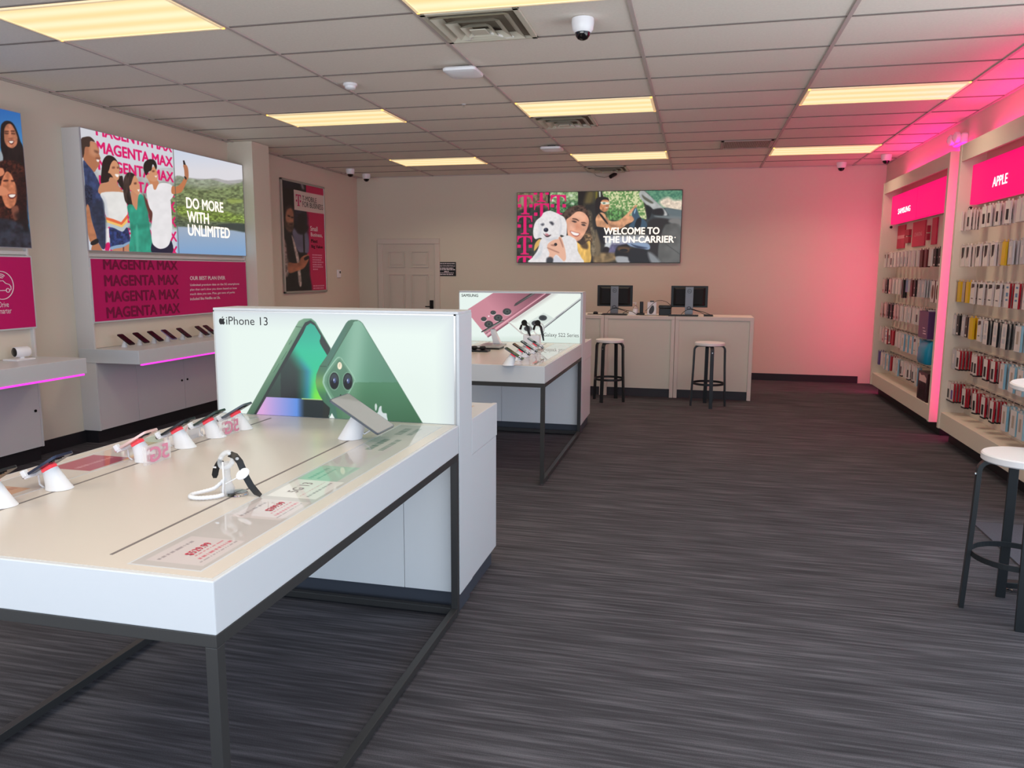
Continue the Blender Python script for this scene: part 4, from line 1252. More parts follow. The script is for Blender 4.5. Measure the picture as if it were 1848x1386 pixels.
A.P((50, 46, 46), [960, 335, 985, 290, 1200, 150, 1300, 95, 1400, 95, 1310, 130, 1000, 325], 1, False); A.P((122, 116, 112), [985, 310, 1220, 165, 1330, 95, 1350, 95, 1225, 175], 1, False)
A.P((234, 242, 234), [880, 600, 1620, 100, 2075, 100, 2075, 190, 1405, 730, 1300, 830, 1090, 800], .7, False)
A.P((190, 178, 176), [860, 590, 1090, 790, 1100, 780, 885, 590], 1, False); A.P((150, 130, 132), [930, 585, 1600, 130, 1660, 110, 1000, 560], 10, False, a=.5)
A.P((212, 222, 216), [1040, 690, 1440, 440, 1580, 515, 1600, 530, 1210, 790, 1180, 790], 1.2, False)
for cx, cy in ((1429, 525), (1311, 612), (1189, 698)):
    A.E((54, 56, 60), cx, cy, 66, 45); A.E((38, 40, 44), cx, cy, 30, 20)
A.E((204, 214, 208), 1080, 605, 22, 18); A.E((234, 242, 236), 1078, 600, 17, 13)
A.P((196, 200, 200), [1395, 730, 2075, 185, 2075, 165, 1370, 715], 1, False); A.P((74, 76, 80), [1400, 738, 2080, 205, 2080, 186, 1480, 660], .8, False); A.P((150, 150, 156), [1640, 530, 1780, 430, 1770, 420, 1630, 520], .8, False)
A.build('sign_print', E_PRINT, c2)
pq = Plane('Y', 7.245)
lettering('lettering', 'SAMSUNG', pq, (833, 535.5), (863, 530.7), M_KTXT, c2, .02)
lettering('lettering', 'Galaxy S22 Series', pq, (981, 609.3), (1044.6, 601.8), mat('grey_ink', rgb(80, 82, 84), .5), c2, .0)


# ------------------------------------------------------------------ things on the tables and the shelf
def place(o, loc, rz=0.0):
    o.location = loc; o.rotation_euler = (0, 0, rz)
    return o


PHONE_COLS = {'dark': (28, 30, 34), 'green': (48, 62, 54), 'blue': (34, 42, 66), 'pink': (226, 190, 186), 'grey': (92, 98, 106), 'violet': (130, 116, 170), 'redblack': (40, 20, 24), 'white': (220, 222, 226)}


def make_phone(name, L, W, T, tilt, col, label, cat, group=None, clamp=True, cams=True):
    """lies about the local origin, its display up; the foot end is toward +x, the top end raised toward -x"""
    r = root(name, (0, 0, 0), label, cat, group)
    R = Matrix.Rotation(math.radians(tilt), 4, 'Y')
    body = mat('phone_' + col, rgb(*PHONE_COLS[col]), .3, metal=.3)

    def slab(a, b_, z0, z1, rad):
        pts = []
        for sx, sy, t0 in ((1, 1, 0), (-1, 1, 1), (-1, -1, 2), (1, -1, 3)):
            for k in range(5):
                t = t0 * math.pi / 2 + k * math.pi / 8
                pts.append((sx * (a - rad) + rad * math.cos(t), sy * (b_ - rad) + rad * math.sin(t)))
        m = MB().prism(pts, lambda x, y, d: (x, y, d), z0, z1)
        return m.turned(R)
    slab(L / 2, W / 2, 0, T, .012).build('body', body, r, smooth=True)
    slab(L / 2 - .004, W / 2 - .004, T, T + .0005, .010).build('screen', M_BLKGL, r)
    if cams:
        b = MB().box(-L / 2 + .008, -L / 2 + .04, W / 2 - .04, W / 2 - .008, -.0025, 0)
        for dx, dy in ((.018, -.03), (.03, -.018), (.018, -.016)):
            b.cyl((-L / 2 + dx, W / 2 + dy, -.0045), (-L / 2 + dx, W / 2 + dy, -.002), .007, n=14)
        b.turned(R).build('camera_bump', M_BLKGL, r)
    return r


def make_stand(h, r0, r1, lean, label, group, cable=True, clamp=True, red=True, dirs=1, tilt=30):
    """white cone leaning toward +x, red collar, clamp and looped cord"""
    t = root('phone_stand', (0, 0, 0), label, 'phone stand', group)
    n = 28
    b = MB(); rings = []
    for k in range(7):
        f = k / 6; rr = r0 + (r1 - r0) * (f ** .8); cx = lean * f; z = h * f
        rings.append([(cx + rr * math.cos(a), rr * .92 * math.sin(a), z + f * (math.cos(a) * -rr * math.tan(math.radians(tilt)))) for a in [2 * math.pi * i / n for i in range(n)]])
    b.add([p for R in rings for p in R], [(i * n + k, i * n + (k + 1) % n, (i + 1) * n + (k + 1) % n, (i + 1) * n + k) for i in range(6) for k in range(n)] + [tuple(reversed(range(n))), tuple(6 * n + k for k in range(n))])
    b.build('cone', M_WPL, t, smooth=True)
    R = Matrix.Translation((lean, 0, h)) @ Matrix.Rotation(math.radians(tilt), 4, 'Y')
    if red:
        c = MB(); c.box(-.020, .020, -.015, .015, .001, .0135); c.turned(R).build('collar', M_RED, t, bevel=.004)
    else:
        c = MB(); c.box(-.02, .02, -.016, .016, 0, .014); c.turned(R).build('collar', M_WPL, t, bevel=.003)
    if clamp:
        c = MB(); c.box(.045, .058, -.045, .045, .006, .017); c.box(.044, .060, -.047, -.030, .012, .034); c.box(.044, .060, .030, .047, .012, .034); c.box(.02, .05, -.01, .01, .008, .017)
        o = c.turned(R).build('clamp', M_WPL, t, bevel=.002)
        k = MB(); k.cyl((.052, -.0475, .024), (.052, -.049, .024), .005, n=12); k.turned(R).build('clamp_screw', M_BLACK, o)
    if cable:
        P = [R @ Vector(p) for p in ((.05, 0, .006), (.062, 0, -.02), (.05, 0, -.045), (.03, 0, -.045), (.02, 0, -.02), (.018, 0, .004))]
        q = []
        for i in range(len(P) - 1):
            for f in (0, .33, .66):
                q.append(P[i].lerp(P[i + 1], f))
        MB().tube(q + [P[-1]], .0028, 8).build('cord', M_WPL, t, smooth=True)
    return t


ZT = .8853
ST = 'white cone phone stands on the near table'
names = [('', 'dark'), ('', 'blue'), ('', 'pink'), ('', 'dark'), ('', 'green'), ('', 'grey')]
row = [(5, 912, 'dark', 'cut by the edge of the view'), (108, 881, 'blue', 'second from the shop front, near table'),
       (265, 831, 'pink', 'holding the pale pink phone on the near table'), (335, 806.5, 'dark', 'just past the pale pink phone'),
       (390.5, 788, 'green', 'second from the glowing green sign'), (439, 773.5, 'grey', 'closest to the glowing green sign')]
plab = ['dark phone tilted on the stand cut by the edge of the view', 'dark phone with blue camera glint, second from the shop front, near table', 'pale pink phone tilted on its stand on the near table',
        'black phone tilted on the stand after the pale pink phone', 'dark green phone tilted on the second stand from the glowing sign', 'grey phone tilted on the stand closest to the glowing green sign']
H1, R0, R1, LEAN = .056, .041, .022, .030
proto = make_stand(H1, R0, R1, LEAN, '', ST)
for i, (px, py, col, where) in enumerate(row):
    p = on(px, py, 2, ZT)
    s = proto if i == 0 else copy_tree(proto)
    s['label'] = 'white phone stand with red collar, ' + where
    place(s, (p[0], p[1], ZT), math.pi)
    R = Matrix.Rotation(math.radians(30), 4, 'Y')
    ph = make_phone('smartphone', .155, .075, .008, 30, col, plab[i], 'phone', 'phones on the near table')
    q = R @ Vector((0, 0, .0142))
    place(ph, (p[0] - LEAN - q.x, p[1] - q.y, ZT + H1 + q.z), math.pi)

# tablet
p = on(638, 792, 2, ZT)
s = make_stand(.085, .05, .028, .045, 'white cone stand holding the grey tablet on the near table', None, red=False, tilt=32, clamp=False)
place(s, (p[0] - .02, p[1] + .01, ZT), 0)
R = Matrix.Rotation(math.radians(32), 4, 'Y')
tb = make_phone('tablet', .24, .172, .0075, 32, 'grey', 'grey tablet tilted toward the aisle before the green phone sign', 'tablet', cams=False)
tb.children[1].data.materials[0] = mat('tablet_screen', rgb(150, 146, 142), .08, spec=.6)
q = R @ Vector((.0, 0, .018))
place(tb, (p[0] - .02 + .045 + q.x, p[1] + .01, ZT + .085 + q.z), 0)

# acrylic 5G blocks between the stands
M_PINKL = mat('pale_pink_acrylic', rgb(222, 140, 168), .3)
for i, (px, py, lab) in enumerate(((288, 832, 'clear acrylic block with pale 5G letters after the pale pink phone'), (418, 783, 'clear acrylic block with pale 5G letters, closest to the glowing sign'))):
    p = on(px, py, 2, ZT)
    t = root('acrylic_sign_block', (p[0], p[1], ZT), lab, 'sign', 'clear 5G blocks on the near table')
    MB().box(p[0] - .006, p[0] + .006, p[1] - .075, p[1] + .055, ZT, ZT + .066).build('block', M_CLEARP, t)
    vv, ff, ed, dim = text_mesh('5G', .03)
    b = MB()
    for s in (1, -1):
        b.add([(p[0] + s * (.0065 + 6e-5 * (i // (len(vv) // 9))), p[1] + .045 - u * .10, ZT + .006 + v * .054) for i, (u, v) in enumerate(vv)], ff)
    b.build('lettering', M_PINKL, t)
p = on(262, 800, 2, ZT)

# watch on its clear stand
p = on(418, 893, 2, ZT); x, y = p[0], p[1]
t = root('watch_stand', (x, y, ZT), 'clear acrylic watch stand on the near table', 'watch stand')
MB().lathe([(.031, 0), (.032, .004), (.03, .008), (.012, .009)], (x + .012, y + .01, ZT), 32).build('base_disc', M_CLEAR, t, smooth=True)
MB().lathe([(.020, .0), (.021, .02), (.015, .035), (.010, .06), (.010, .09), (.013, .1)], (x - .012, y, ZT), 24).build('column', M_CLEARW, t, smooth=True)
b = MB().tube([(x - .012 + .021 * math.cos(a), y + .012 * math.sin(a), ZT + .107 + .021 * math.sin(a)) for a in [2 * math.pi * k / 24 for k in range(24)]], .008, 10, closed=True)
for dx, dz in ((.012, .028), (.038, .014), (.022, .0), (-.018, .012)):
    b.cyl((x - .012 + dx, y - .004, ZT + .1 + dz), (x - .002 + dx, y - .016, ZT + .104 + dz), .0045, n=10)
b.build('cradle', M_CLEARW, t, smooth=True)
cord = [(x - .013, y - .018, ZT + .105), (x - .010, y - .022, ZT + .06), (x - .012, y - .024, ZT + .02), (x - .012, y - .024, ZT + .003)]
MB().tube(cord, .0022, 8).build('cord', M_WPL, t, smooth=True)
t = root('smart_watch', (x, y, ZT + .09), 'black banded watch hanging on the clear stand on the near table', 'watch')


def strap(pts, w0, w1, WD=(.72, .62, .3)):
    mb = MB(); P = [Vector(q) for q in pts]; n = len(P)
    vs = []
    for i, q in enumerate(P):
        tt = (P[min(i + 1, n - 1)] - P[max(i - 1, 0)]).normalized()
        wd = Vector(WD).normalized(); wd = (wd - tt * wd.dot(tt)).normalized(); nn = tt.cross(wd) * .0012
        w = w0 + (w1 - w0) * i / (n - 1)
        if i == n - 1:
            w *= .55
        vs += [q + wd * w / 2 + nn, q - wd * w / 2 + nn, q - wd * w / 2 - nn, q + wd * w / 2 - nn]
    fs = []
    for i in range(n - 1):
        for a in range(4):
            fs.append((i * 4 + a, i * 4 + (a + 1) % 4, i * 4 + 4 + (a + 1) % 4, i * 4 + 4 + a))
    fs += [(3, 2, 1, 0), tuple(4 * n - 4 + a for a in range(4))]
    return mb.add(vs, fs)


z = ZT
strap([(x + .0, y + .0, z + .126), (x + .018, y, z + .121), (x + .033, y, z + .104), (x + .043, y, z + .08), (x + .052, y + .002, z + .055), (x + .064, y + .004, z + .032), (x + .08, y + .006, z + .012), (x + .095, y + .006, z + .003)], .02, .019).build('long_strap', M_BLACK, t, smooth=True)
strap([(x - .030, y, z + .105), (x - .039, y - .002, z + .092), (x - .046, y - .004, z + .078), (x - .050, y - .005, z + .060), (x - .051, y - .005, z + .050)], .019, .018).build('short_strap', M_BLACK, t, smooth=True)
MB().box(x - .050, x - .038, y - .0145, y - .0125, z + .083, z + .089).build('buckle', M_CHROME, t, bevel=.001)
c = MB().lathe([(.019, -.004), (.021, -.002), (.021, .002), (.019, .004)], (0, 0, 0), 28)
c.turned(Matrix.Translation((x + .050, y - .014, z + .072)) @ Vector((0, 0, 1)).rotation_difference(Vector((-.2, -.6, .77))).to_matrix().to_4x4())
c.build('charging_puck', M_WPL, t, smooth=True)
MB().tube([(x + .036, y - .016, z + .062), (x + .015, y - .02, z + .05), (x - .004, y - .022, z + .04)], .0015, 8).build('charger_cord', M_WPL, t, smooth=True)
P = [Vector(q) for q in ((x - .03, y + .02, z + .045), (x - .055, y - .0, z + .018), (x - .085, y - .02, z + .009), (x - .10, y - .05, z + .008), (x - .085, y - .075, z + .008), (x - .05, y - .075, z + .008), (x - .018, y - .052, z + .008), (x - .008, y - .03, z + .008))]
q = []
for i in range(len(P) - 1):
    p0, p1, p2, p3 = P[max(i - 1, 0)], P[i], P[i + 1], P[min(i + 2, len(P) - 1)]
    for f in [k / 8 for k in range(8)]:
        q.append(.5 * (2 * p1 + (p2 - p0) * f + (2 * p0 - 5 * p1 + 4 * p2 - p3) * f * f + (3 * p1 - p0 - 3 * p2 + p3) * f ** 3))
coil = MB().tube(q + [P[-1]], [.0055 + .0012 * (k % 2) for k in range(len(q) + 1)], 10)
tag(coil.build('coiled_cord', M_WPL, origin=tuple(P[3]), smooth=True), 'white coiled security cord looping beside the watch stand', 'cord')

# --- second table: phones, tablet stands, watch display
Z2 = .8853
ST2 = 'white phone stands on the farther table'
b2 = make_stand(.07, .045, .021, .036, '', ST2, tilt=32, cable=False)
pts = [(917, 659, 'grey'), (931, 650, 'dark'), (945, 644, 'dark'), (957, 637.5, 'grey')]
ordn = ['front', 'second', 'third', 'rear']
for i, (px, py, col) in enumerate(pts):
    p = on(px, py, 2, Z2)
    s = b2 if i == 0 else copy_tree(b2)
    s['label'] = f'white phone stand with red collar, {ordn[i]} of four along the farther table'
    place(s, (p[0], p[1], Z2))
    R = Matrix.Rotation(math.radians(32), 4, 'Y'); q = R @ Vector((0, 0, .0142))
    ph = make_phone('smartphone', .155, .074, .008, 32, 'grey' if col == 'grey' else 'dark', f'dark phone sloping toward the aisle, {ordn[i]} of four on the farther table', 'phone', 'phones on the farther table', cams=False)
    place(ph, (p[0] + .036 + q.x, p[1], Z2 + .07 + q.z))

p = on(962, 632, 2, Z2); x, y = p[0] - .03, p[1] + .1
t = root('watch_stand', (x, y, Z2), 'low clear watch display with two black bands on the farther table', 'watch stand')
MB().box(x - .07, x + .07, y - .05, y + .05, Z2, Z2 + .018).build('base', M_ALU, t, bevel=.003)
MB().box(x - .055, x + .055, y - .03, y + .03, Z2 + .018, Z2 + .095).build('plinth', M_WPL, t, bevel=.004)
for sx in (-.045, .045):
    MB().tube([(x + sx + .035 * math.cos(a), y, Z2 + .135 + .04 * math.sin(a)) for a in [2 * math.pi * k / 24 for k in range(24)]], .0045, 8, closed=True).build('clear_cradle', M_CLEARW, t, smooth=True)
for k, (sx, lab) in enumerate(((-.045, 'rounded watch with black band on the far end of the clear display'), (.045, 'rounded watch with long black band trailing down the clear display'))):
    w = root('smart_watch', (x + sx, y, Z2 + .13), lab, 'watch', 'watches on the farther table')
    strap([(x + sx - .03, y - .03, Z2 + .13), (x + sx - .02, y - .032, Z2 + .16), (x + sx, y - .034, Z2 + .172), (x + sx + .02, y - .034, Z2 + .15), (x + sx + .03, y - .036, Z2 + .11), (x + sx + .04, y - .038, Z2 + (.06 if k else .09))], .018, .017).build('strap', M_BLACK, w, smooth=True)
    MB().cyl((x + sx, y - .03, Z2 + .172), (x + sx, y - .045, Z2 + .178), .019, n=24).build('case', M_BLKGL, w, smooth=True)
    w.location = (x + sx * 1.32, y, Z2 + .13 * 1.32); w.scale = (1.32, 1.32, 1.32)
t.scale = (1.32, 1.32, 1.32)

# tablet computers on slabs at the left of the farther table
x, y = -1.80, 6.86
t = root('tablet_stand', (x, y, Z2), 'white arm stand with flat base holding the black tablet on the farther table', 'tablet stand')
MB().box(x - .11, x + .09, y - .08, y + .08, Z2, Z2 + .014).build('base', M_ALU, t, bevel=.003)
MB().prism([(-.01, .014), (.06, .014), (-.005, .15), (-.04, .15)], lambda a, b_, d: (x + a, y + d, Z2 + b_), -.03, .03).build('arm', M_WPL, t, bevel=.005)
MB().tube([(x - .07, y - .02, Z2 + .135), (x - .08, y - .03, Z2 + .11), (x - .065, y - .035, Z2 + .10), (x - .055, y - .02, Z2 + .13)], .002, 6).build('cord', M_WPL, t, smooth=True)
tb = make_phone('tablet', .21, .15, .008, 30, 'dark', 'black tablet tilted on its white arm before the pink phone picture', 'tablet', cams=False)
R = Matrix.Rotation(math.radians(30), 4, 'Y')
place(tb, (x - .02, y, Z2 + .172), math.pi)
x, y = -1.76, 6.56
t = root('laptop_dock', (x, y, Z2), 'thick closed silver and black tablet computer lying on the farther table', 'computer')
MB().box(x - .10, x + .10, y - .09, y + .09, Z2, Z2 + .012).build('body', M_BLACK, t, bevel=.003)
MB().box(x - .10, x + .10, y - .09, y + .09, Z2 + .0122, Z2 + .03).build('lid', M_ALU, t, bevel=.004)
x, y = -1.77, 6.28
t = root('earbud_tray', (x, y, Z2), 'flat black tray with two black earbud cases on the farther table', 'tray')
MB().box(x - .12, x + .07, y - .05, y + .05, Z2, Z2 + .014).build('tray', M_BLACK, t, bevel=.003)
for k, dx in enumerate((-.06, .015)):
    tag(MB().lathe([(.012, 0), (.026, .005), (.03, .016), (.022, .03), (.003, .034)], (x + dx, y, Z2 + .0145), 24).build('earbud_case', M_BLACK, origin=(x + dx, y, Z2 + .0145), smooth=True),
        ('round black earbud case on the tray, the one nearer the aisle', 'round black earbud case on the tray, away from the aisle')[1 - k], 'earbud case', 'earbud cases on the farther table')

# --- shelf of the farther left bay: sloping phones; nearer bay: white camera
ZS2 = .8582
ST3 = 'white phone stands on the left wall shelf'
sp = make_stand(.055, .03, .015, .012, '', ST3, red=False, tilt=34, cable=False, clamp=False)
for o in kids(sp):
    pass
lab = ['first from the shop front', 'second from the shop front', 'third from the shop front', 'under the violet phone', 'fifth from the shop front', 'sixth from the shop front', 'partly behind the green phone sign']
plc = ['redblack', 'redblack', 'dark', 'violet', 'dark', 'dark', 'dark']
for i, px in enumerate((224, 251.5, 277.5, 302, 329.5, 362.5, 377)):
    p = on(px, 616, 0, -5.08)
    s = sp if i == 0 else copy_tree(sp)
    s['label'] = 'small white phone stand on the wall shelf, ' + lab[i]; place(s, (p[0], p[1], ZS2))
    R = Matrix.Rotation(math.radians(34), 4, 'Y'); q = R @ Vector((0, 0, .0142))
    ph = make_phone('smartphone', .16, .076, .008, 34, plc[i], ('violet' if plc[i] == 'violet' else 'dark') + ' phone sloping on the wall shelf, ' + lab[i].replace('under the violet phone', 'fourth from the shop front'), 'phone', 'phones on the left wall shelf', cams=False)
    place(ph, (p[0] + .012 + q.x, p[1], ZS2 + .055 + q.z))
p = on(40, 649, 2, ZS2); x, y = p[0], p[1]
t = root('home_camera', (x, y, ZS2), 'small white home security camera with a black face on the near wall shelf', 'camera')
MB().box(x - .07, x + .07, y - .11, y + .06, ZS2, ZS2 + .012).build('plate', M_WPL, t, bevel=.003)
d = Vector((-.25, -.97, 0)).normalized(); c0 = Vector((x, y + .0, ZS2 + .062))
prof = [(.001, -.06), (.034, -.058), (.041, -.045), (.041, .045), (.038, .055)]
b = MB().lathe(prof, (0, 0, 0), 28, axis='x')
ang = math.atan2(d.y, d.x)
b.turned(Matrix.Translation(c0) @ Matrix.Rotation(ang, 4, 'Z')).build('body', M_WPL, t, smooth=True)
MB().lathe([(.036, .0552), (.030, .060), (.001, .061)], (0, 0, 0), 28, axis='x').turned(Matrix.Translation(c0) @ Matrix.Rotation(ang, 4, 'Z')).build('lens_face', M_BLKGL, t, smooth=True)
MB().cyl((x, y, ZS2 + .012), (x, y, ZS2 + .03), .02, .012, n=20).build('foot', M_WPL, t, smooth=True)

# ------------------------------------------------------------------ big picture on the back wall
z0, z1 = 1.694, 2.745
PY = YB - .05
pl = Plane('Y', PY)
u0 = pl.uv(932.5, 470)[0]; u1 = pl.uv(1230, 400)[0]
t = root('backlit_poster', ((u0 + u1) / 2, YB, z0), 'backlit picture of a woman hugging a white dog', 'backlit picture')
MB().box(u0, u1, PY + .002, YB, z0, z1).build('frame', mat('black_frame', rgb(40, 38, 40), .4), t, bevel=.003)
A = Art(pl, u0 + .006, u1 - .006, z0 + .006, z1 - .006, .0047)
A.c[:] = np.array((52, 50, 44)) / 255
A.crop(925, 335, 9.2375)
A.P((112, 98, 76), [60, 100, 600, 100, 600, 380, 330, 340, 60, 440], 6, False, tex=(4, .3, 41))
A.P((150, 138, 112), [130, 190, 190, 170, 180, 330, 140, 300], 4)
A.P((50, 52, 48), [60, 440, 340, 360, 600, 400, 900, 500, 900, 1300, 60, 1300], 8, False, tex=(5, .4, 42))
A.P((96, 128, 84), [620, 100, 1095, 100, 1095, 450, 620, 450], 1, False, tex=(3.2, .9, 43), col2=(176, 196, 150))
A.P((70, 104, 70), [640, 300, 1090, 260, 1090, 460, 640, 460], 6, tex=(3, .5, 44))
for x, y in ((980, 165), (660, 250), (760, 350), (1000, 300), (700, 180)):
    A.E((226, 232, 214), x, y, 28, 18, 20, 3, .8)
A.P((24, 20, 20), [592, 100, 622, 100, 622, 450, 592, 450], 1.5, False)
A.P((32, 26, 24), [1092, 100, 1340, 100, 1320, 420, 1095, 420], 2, False)
A.P((96, 84, 52), [1250, 100, 1350, 100, 1340, 250, 1260, 420, 1190, 330], 8)
A.P((44, 40, 38), [1200, 300, 1500, 300, 1500, 1300, 1250, 1300], 6, False)
A.P((104, 92, 74), [1260, 420, 1310, 470, 1330, 650, 1400, 850, 1460, 1050, 1430, 1150, 1320, 1180, 1290, 900, 1270, 600], 6, tex=(4, .35, 45))
MG = (218, 18, 104)
for x0, y0, x1, y1 in ((88, 158, 336, 480), (82, 500, 330, 812), (78, 838, 326, 1148), (74, 1172, 322, 1490), (352, -60, 606, 272), (358, 296, 610, 620), (634, 155, 890, 480)):
    for o in t_mark(x0, -y1, x1, -y0):
        A.P(MG, [c for a, b_ in o for c in (a, -b_)], .7, False)
# woman
A.P((70, 52, 44), [830, 480, 900, 400, 1000, 345, 1100, 325, 1190, 340, 1255, 420, 1285, 560, 1290, 680, 1310, 800, 1330, 930, 1240, 1050, 1130, 1010, 1060, 920, 900, 610, 850, 540], 1.2, tex=(3, .4, 46))
A.P((128, 100, 72), [1190, 830, 1290, 790, 1320, 920, 1230, 960], 5, tex=(3, .5, 47))
A.P((92, 72, 62), [900, 420, 1000, 365, 960, 430, 880, 520, 850, 530], 4, a=.8)
A.P((226, 164, 134), [895, 575, 960, 520, 1080, 432, 1190, 455, 1262, 540, 1268, 640, 1225, 760, 1150, 880, 1100, 915, 1050, 920, 950, 880, 918, 800, 905, 690], 1.2, tex=(9, .08, 48))
A.P((240, 186, 156), [1000, 500, 1100, 450, 1190, 480, 1180, 560, 1060, 560], 10, a=.7); A.P((206, 134, 106), [1060, 620, 1110, 640, 1140, 720, 1060, 730, 1030, 690], 8, a=.6)
A.P((238, 184, 160), [930, 640, 1010, 640, 1030, 730, 950, 760], 10, a=.6)
A.P((70, 44, 36), [1005, 545, 1060, 550, 1105, 580, 1100, 590, 1045, 568, 1000, 560], 2); A.P((70, 44, 36), [1150, 610, 1200, 610, 1235, 635, 1195, 628, 1150, 622], 2)
A.P((64, 48, 46), [985, 590, 1030, 582, 1070, 605, 1035, 616], 2); A.P((64, 48, 46), [1145, 645, 1190, 640, 1220, 665, 1180, 672], 2)
A.P((176, 96, 86), [955, 755, 1050, 775, 1125, 800, 1085, 850, 1010, 835], 2); A.P((248, 242, 238), [970, 764, 1050, 785, 1110, 803, 1075, 832, 1010, 818], 1.2)
A.P((205, 136, 112), [930, 870, 1010, 910, 1090, 905, 1060, 940, 960, 920], 5, a=.7)
A.P((224, 178, 92), [1060, 940, 1160, 990, 1285, 920, 1300, 1080, 1312, 1220, 1270, 1300, 1120, 1300, 1090, 1080], 1.2, tex=(5, .15, 49, 3))
A.P((214, 170, 92), [370, 985, 410, 920, 460, 890, 480, 940, 430, 1010, 360, 1090], 1.5)
A.P((66, 50, 42), [1120, 930, 1200, 900, 1260, 1000, 1240, 1060, 1150, 1030], 4, a=.85)
# dog
A.P((226, 222, 222), [310, 1290, 330, 1200, 390, 1120, 430, 1040, 470, 900, 540, 880, 760, 880, 900, 830, 1000, 860, 1070, 930, 1090, 1090, 1140, 1190, 1130, 1300], 1.5, tex=(3.5, .03, 50))
A.P((228, 224, 224), [345, 820, 350, 700, 390, 590, 480, 510, 520, 450, 620, 418, 720, 450, 800, 490, 860, 530, 900, 620, 905, 720, 890, 840, 800, 820, 770, 880, 560, 905, 460, 870, 380, 890], 1.5, tex=(3, .03, 51))
A.P((190, 190, 198), [780, 540, 800, 640, 780, 800, 800, 820, 815, 700, 805, 560], 4, a=.7); A.P((186, 190, 200), [430, 620, 450, 740, 420, 860, 470, 850, 480, 700], 6, a=.5)
A.P((170, 186, 200), [450, 950, 500, 1050, 420, 1130, 360, 1230, 480, 1140], 6, a=.45); A.P((186, 188, 196), [520, 860, 640, 880, 740, 850, 720, 900, 600, 930], 5, a=.6)
A.P((58, 58, 70), [470, 645, 510, 628, 530, 648, 500, 672], 3, a=.85); A.P((48, 48, 58), [615, 608, 660, 600, 690, 640, 660, 660], 3, a=.9)
A.E((34, 36, 52), 557, 738, 40, 36); A.E((110, 116, 140), 548, 722, 14, 8, 0, 2)
A.P((60, 34, 40), [515, 800, 560, 830, 640, 820, 610, 850, 560, 855], 2); A.P((196, 120, 130), [545, 800, 590, 805, 600, 828, 560, 830], 2)
A.P((228, 176, 150), [585, 980, 640, 930, 700, 900, 760, 890, 770, 860, 810, 855, 845, 950, 880, 1080, 890, 1220, 850, 1260, 800, 1210, 720, 1150, 640, 1270, 600, 1210, 615, 1130, 580, 1040], 1.2)
for a in ([590, 1035, 700, 1080, 770, 1110, 765, 1120, 690, 1092, 588, 1046], [640, 985, 690, 980, 720, 1000, 700, 1010, 650, 1000], [790, 870, 830, 960, 845, 1020, 836, 1022, 815, 970, 780, 880]):
    A.P((140, 92, 78), a, 2.5, a=.8)
A.E((46, 38, 40), 718, 980, 26, 26)
A.P((60, 60, 66), [570, 1210, 640, 1190, 690, 1240, 650, 1300, 570, 1300], 3)
A.P((206, 206, 214), [700, 1180, 760, 1190, 850, 1290, 690, 1300], 3)
# van interior, second half
A.crop(1075, 335, 9.2424)
A.P((96, 140, 78), [100, 90, 760, 90, 860, 560, 200, 570, 170, 300], 2, False, tex=(2.6, 1.0, 52), col2=(214, 214, 166))
A.P((70, 120, 64), [200, 380, 500, 420, 560, 560, 220, 570], 10, tex=(2.4, .5, 53), a=.8)
A.P((100, 150, 120), [820, 80, 1470, 80, 1460, 460, 1130, 400], 2, False, tex=(3, .9, 54), col2=(66, 118, 96))
A.P((226, 208, 188), [1060, 270, 1200, 190, 1300, 240, 1460, 250, 1460, 420, 1180, 380], 6, tex=(3.5, .12, 55))
A.P((40, 36, 32), [0, 90, 100, 90, 110, 300, 60, 480, 0, 500], 3, False); A.P((210, 214, 206), [55, 90, 80, 90, 82, 190, 62, 190], 2, False)
A.P((130, 120, 40), [0, 100, 30, 90, 25, 200, 0, 240], 4)
A.P((56, 62, 66), [860, 330, 1000, 390, 1160, 370, 1300, 390, 1460, 420, 1440, 1300, 880, 1300, 840, 700], 2, False)
A.P((96, 108, 112), [1160, 375, 1300, 392, 1450, 425, 1445, 560, 1280, 545, 1210, 480], 3); A.P((112, 120, 122), [980, 500, 1200, 500, 1440, 520, 1440, 560, 1080, 545], 4)
A.P((44, 40, 40), [960, 550, 1200, 560, 1240, 640, 1130, 720, 1060, 1000, 1030, 1290, 860, 1290, 850, 700], 4)
A.P((122, 120, 118), [1215, 600, 1280, 545, 1440, 570, 1430, 690, 1330, 660], 4)
A.P((92, 92, 90), [1200, 640, 1430, 700, 1410, 1290, 1080, 1290, 1040, 1150, 1060, 950, 1130, 720], 3, tex=(14, .12, 56)); A.P((70, 70, 70), [1150, 950, 1410, 1140, 1405, 1150, 1145, 962], 1.5, False)
A.P((172, 174, 172), [735, 100, 800, 85, 850, 120, 1000, 260, 1140, 390, 1195, 485, 1130, 495, 1000, 420, 850, 320, 735, 190], 2, tex=(10, .1, 57)); A.P((92, 92, 80), [770, 150, 830, 190, 960, 280, 920, 295, 800, 220], 2)
A.P((36, 34, 36), [960, 400, 1110, 380, 1135, 490, 1000, 490, 940, 460], 3); A.P((30, 30, 32), [850, 330, 940, 380, 930, 470, 880, 560, 850, 480], 3)
A.P((206, 150, 112), [10, 520, 80, 450, 150, 470, 180, 525, 250, 590, 380, 580, 520, 470, 660, 325, 685, 350, 600, 450, 560, 500, 660, 498, 682, 540, 620, 600, 510, 650, 450, 700, 300, 750, 150, 700, 30, 690, 0, 600], 1.5, tex=(6, .15, 58))
A.P((120, 84, 66), [170, 530, 240, 640, 400, 680, 330, 690, 200, 650], 5, a=.6)
A.P((36, 28, 28), [0, 240, 50, 200, 130, 186, 205, 205, 222, 260, 160, 240, 100, 270, 80, 360, 65, 440, 0, 460], 1.5)
A.P((196, 132, 94), [100, 250, 160, 232, 212, 250, 226, 320, 205, 405, 150, 440, 95, 415, 65, 370, 85, 300], 1.5, tex=(4, .15, 59))
